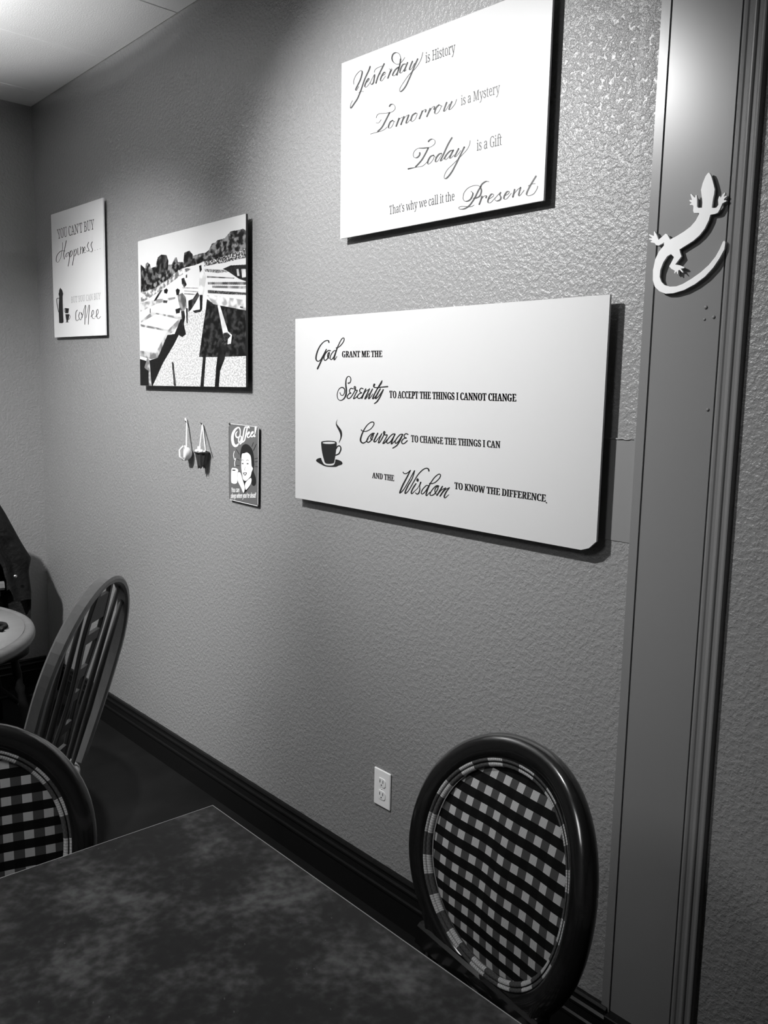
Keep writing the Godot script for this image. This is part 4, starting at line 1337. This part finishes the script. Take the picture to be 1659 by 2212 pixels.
	dot(s, 370 + 1067 / 7.9, 890 + 993 / 7.9, 4.0, z2, 1.3)
	wpart("printed_coffee", s, M.ink, t)
	s = begin()
	for q in [[[1198, 825, 1215, 812, 1232, 828], 7], [[1282, 830, 1300, 815, 1322, 832], 7], [[1208, 880, 1226, 880], 16], [[1292, 882, 1312, 882], 16], [[1228, 1040, 1256, 1080, 1284, 1040, 1256, 1036, 1228, 1040], 11], [[1262, 940, 1250, 985, 1262, 992], 4]]:
		pen(s, q[0], q[1], 370, 890, 7.9, z2)
	wpart("printed_features", s, M.ink, t)
	s = begin()
	lathe(s, wp(496.5, 915.5, z), [Vector2(0.0, 0.003), Vector2(0.004, 0.002), Vector2(0.005, 0.0)], 12, Vector3.RIGHT, Vector3.BACK, Vector3.UP)
	wpart("nail", s, M.slot, t)

# ---------------------------------------------------------------- white lizard on the wide board
func build_lizard() -> void:
	var z := 0.019
	var t := thing("lizard_ornament", "flat white lizard cut-out with curled tail on the smooth wall board", "ornament", wp(1445, 634, 0.008))
	var a := [950, 183, 962, 192, 980, 230, 1000, 300, 1019, 380, 1012, 440, 1000, 490, 990, 560, 985, 603, 1010, 606, 1038, 603, 1064, 570, 1060, 510, 1072, 470, 1082, 463, 1090, 485, 1118, 440, 1142, 418, 1147, 430, 1126, 470, 1160, 460, 1163, 470, 1136, 492, 1128, 512, 1163, 515, 1156, 527, 1112, 550, 1082, 620, 1056, 664, 1020, 678, 968, 686, 950, 750, 902, 850, 842, 928, 762, 1000, 682, 1050, 598, 1103, 606, 1140, 621, 1185, 580, 1240, 545, 1282, 600, 1292, 657, 1317, 650, 1328, 612, 1331, 642, 1374, 632, 1380, 598, 1347, 582, 1356, 580, 1396, 570, 1397, 558, 1362, 546, 1390, 535, 1386, 540, 1356, 500, 1336, 474, 1305, 500, 1260, 532, 1195, 495, 1158, 450, 1185, 402, 1258, 368, 1350, 360, 1430, 380, 1490, 418, 1530, 480, 1549, 560, 1545, 640, 1515, 740, 1455, 850, 1378, 950, 1288, 1030, 1188, 1080, 1098, 1118, 1010, 1136, 996, 1146, 1015, 1136, 1100, 1082, 1200, 1002, 1320, 900, 1430, 780, 1520, 650, 1590, 520, 1628, 430, 1633, 358, 1605, 302, 1550, 278, 1470, 280, 1350, 308, 1220, 350, 1130, 412, 1055, 412, 1018, 385, 1035, 345, 1057, 318, 1052, 300, 1026, 256, 1018, 250, 1008, 275, 995, 230, 981, 233, 970, 275, 967, 230, 930, 238, 921, 292, 945, 292, 890, 302, 886, 325, 930, 345, 990, 430, 914, 452, 925, 485, 984, 560, 945, 650, 890, 730, 830, 790, 760, 830, 685, 834, 665, 770, 666, 761, 640, 765, 585, 755, 571, 726, 571, 720, 560, 745, 545, 716, 520, 720, 509, 748, 510, 729, 445, 738, 435, 770, 475, 785, 485, 791, 451, 803, 453, 808, 500, 808, 590, 820, 605, 868, 602, 872, 540, 865, 470, 855, 390, 875, 310, 910, 225, 938, 188]
	var pts := PackedVector2Array()
	for p in xy(a, 1360, 340, 5.548):
		var w := wp(p.x, p.y, z)
		pts.append(Vector2(w.x, w.y))
	var s := begin(false)
	prism(s, pts, Vector3.ZERO, Vector3.RIGHT, Vector3.UP, z - 0.005, z)
	wpart("body", s, M.white_plastic, t)
	for q in [[1530, 420], [1480, 520]]:
		s = begin(false)
		var c := wp(q[0], q[1], 0.008)
		box(s, Vector3(c.x - 0.008, c.y - 0.008, 0.008), Vector3(c.x + 0.004, c.y + 0.004, z - 0.005))
		wpart("mounting_pad", s, M.pad, t)

# ---------------------------------------------------------------- duplex outlet
func build_outlet() -> void:
	var c := (wp(812, 1656, 0.0) + wp(844, 1750, 0.0)) / 2.0
	var t := thing("power_outlet", "white duplex power outlet low on the grey wall", "outlet", Vector3(c.x, c.y, 0.0))
	var s := begin(false)
	box(s, Vector3(-0.0365, -0.0575, 0.0), Vector3(0.0365, 0.0575, 0.006), 0.0022)
	part("cover_plate", s, M.white_plastic, t)
	for sy in [0.0195, -0.0195]:
		s = begin(false)
		var poly := PackedVector2Array()
		for i in 28:
			var a := TAU * i / 28.0
			poly.append(Vector2(clampf(cos(a) * 0.0185, -0.017, 0.017), clampf(sin(a) * 0.0165, -0.0135, 0.0135)))
		prism(s, poly, Vector3(0, sy, 0), Vector3.RIGHT, Vector3.UP, 0.006, 0.0078)
		var r := part("receptacle", s, M.white_plastic, t)
		for sx in [-0.0065, 0.0065]:
			s = begin(false)
			box(s, Vector3(sx - 0.0013, sy - 0.001, 0.0070), Vector3(sx + 0.0013, sy + 0.0085, 0.0081))
			part("slot", s, M.slot, r)
		s = begin()
		lathe(s, Vector3(0, sy - 0.0075, 0.0070), [Vector2(0.0024, 0.0), Vector2(0.0024, 0.0011), Vector2(0.0, 0.0011)], 12, Vector3.RIGHT, Vector3.BACK, Vector3.UP)
		part("ground_hole", s, M.slot, r)
	s = begin()
	lathe(s, Vector3(0, 0, 0.006), [Vector2(0.0034, 0.0), Vector2(0.003, 0.0009), Vector2(0.0, 0.0012)], 12, Vector3.RIGHT, Vector3.BACK, Vector3.UP)
	part("screw", s, M.white_plastic, t)

# ---------------------------------------------------------------- two little things hanging on ribbons
func build_ornaments() -> void:
	# half-round white cup hung on its side
	var c := wp(402, 979, 0.026)
	var t := thing("cup_ornament", "small white half-round cup hanging on a pale ribbon", "ornament", Vector3(c.x, c.y, 0.0))
	var s := begin()
	var prof := []
	for i in 10:
		var a := PI / 2.0 * i / 9.0
		prof.append(Vector2(cos(a) * 0.029, -sin(a) * 0.030))
	for i in 10:
		var a := PI / 2.0 * (9 - i) / 9.0
		prof.append(Vector2(cos(a) * 0.0255, -sin(a) * 0.0265))
	prof.append(Vector2(0.029, 0.0))
	var ax := Vector3(-0.40, 0.04, 0.92).normalized()
	var side := ax.cross(Vector3.UP).normalized()
	var up := side.cross(ax).normalized()
	lathe(s, Vector3(-0.004, 0, 0.032), prof, 24, side, ax, up)
	part("bowl", s, M.glaze, t)
	s = begin()
	tube(s, [Vector3(-0.006, 0.027, 0.034), Vector3(-0.012, 0.012, 0.046), Vector3(-0.012, -0.012, 0.046), Vector3(-0.006, -0.027, 0.034)], 0.0035, 8)
	part("handle", s, M.glaze, t)
	s = begin(false)
	sweep(s, smooth_path([wp(402.5, 967, 0.030) - t.position, wp(403, 935, 0.018) - t.position, wp(403, 912, 0.008) - t.position, wp(399.5, 904, 0.008) - t.position], 4), block_profile(0.0075, 0.0016, 0.0004), Vector3.BACK)
	part("ribbon", s, M.ribbon, t)
	s = begin()
	tube(s, [wp(400.5, 910, 0.0) - t.position, wp(400.5, 910, 0.014) - t.position], 0.002, 6)
	part("nail", s, M.slot, t)
	# dark pleated bucket with pale bits in it
	c = wp(437, 977, 0.024)
	t = thing("bucket_ornament", "small dark pleated bucket hanging on a pale ribbon loop", "ornament", Vector3(c.x, c.y, 0.0))
	s = begin(false)
	for k in 16:
		var a0 := TAU * k / 16.0
		var a1 := TAU * (k + 1) / 16.0
		var w0 := 1.0 if k % 2 == 0 else 0.84
		var w1 := 0.84 if k % 2 == 0 else 1.0
		var d0 := Vector3(cos(a0), 0, sin(a0)) * w0
		var d1 := Vector3(cos(a1), 0, sin(a1)) * w1
		var o := Vector3(0, 0, 0.027)
		var b0 := -0.046 - 0.008 * float((k * 7) % 3)
		var b1 := -0.046 - 0.008 * float(((k + 1) * 7) % 3)
		quad(s, o + d0 * 0.026, o + d1 * 0.026, o + d1 * 0.016 + Vector3(0, b1, 0), o + d0 * 0.016 + Vector3(0, b0, 0), d0 + d1)
		tri(s, o + d0 * 0.016 + Vector3(0, b0, 0), o + d1 * 0.016 + Vector3(0, b1, 0), o + Vector3(0, -0.046, 0), Vector3.DOWN)
		tri(s, o + d0 * 0.024 + Vector3(0, -0.004, 0), o + d1 * 0.024 + Vector3(0, -0.004, 0), o + Vector3(0, -0.004, 0), Vector3.UP)
	part("bucket", s, M.dark_glaze, t)
	s = begin()
	lathe(s, Vector3(0, 0, 0.027), [Vector2(0.0235, -0.003), Vector2(0.0265, -0.003), Vector2(0.0275, 0.0), Vector2(0.0265, 0.003), Vector2(0.0235, 0.003)], 24)
	part("rim", s, M.dark_glaze, t)
	s = begin(false)
	box(s, Vector3(-0.016, -0.002, 0.030), Vector3(0.004, 0.022, 0.036), 0.002)
	part("pale_tag", s, M.ribbon, t)
	s = begin()
	for q in [[-0.012, 0.004, 0.04, 0.008], [0.012, 0.004, 0.034, 0.008], [0.018, 0.002, 0.026, 0.006]]:
		lathe(s, Vector3(q[0], q[1], q[2]), [Vector2(0, -q[3]), Vector2(q[3] * 0.8, -q[3] * 0.5), Vector2(q[3], 0), Vector2(q[3] * 0.7, q[3] * 0.7), Vector2(0, q[3])], 10)
	part("pale_filling", s, M.ribbon, t)
	var knot := wp(437, 917, 0.008) - t.position
	for q in [[430.5, 972], [444.0, 974]]:
		s = begin(false)
		var low := wp(q[0], q[1], 0.034) - t.position
		sweep(s, [low, low.lerp(knot, 0.5), knot], block_profile(0.0055, 0.0014, 0.0004), Vector3.BACK)
		part("ribbon", s, M.ribbon, t)
	s = begin()
	tube(s, [wp(436, 917, 0.0) - t.position, wp(434, 914, 0.014) - t.position], 0.002, 6)
	part("nail", s, M.slot, t)
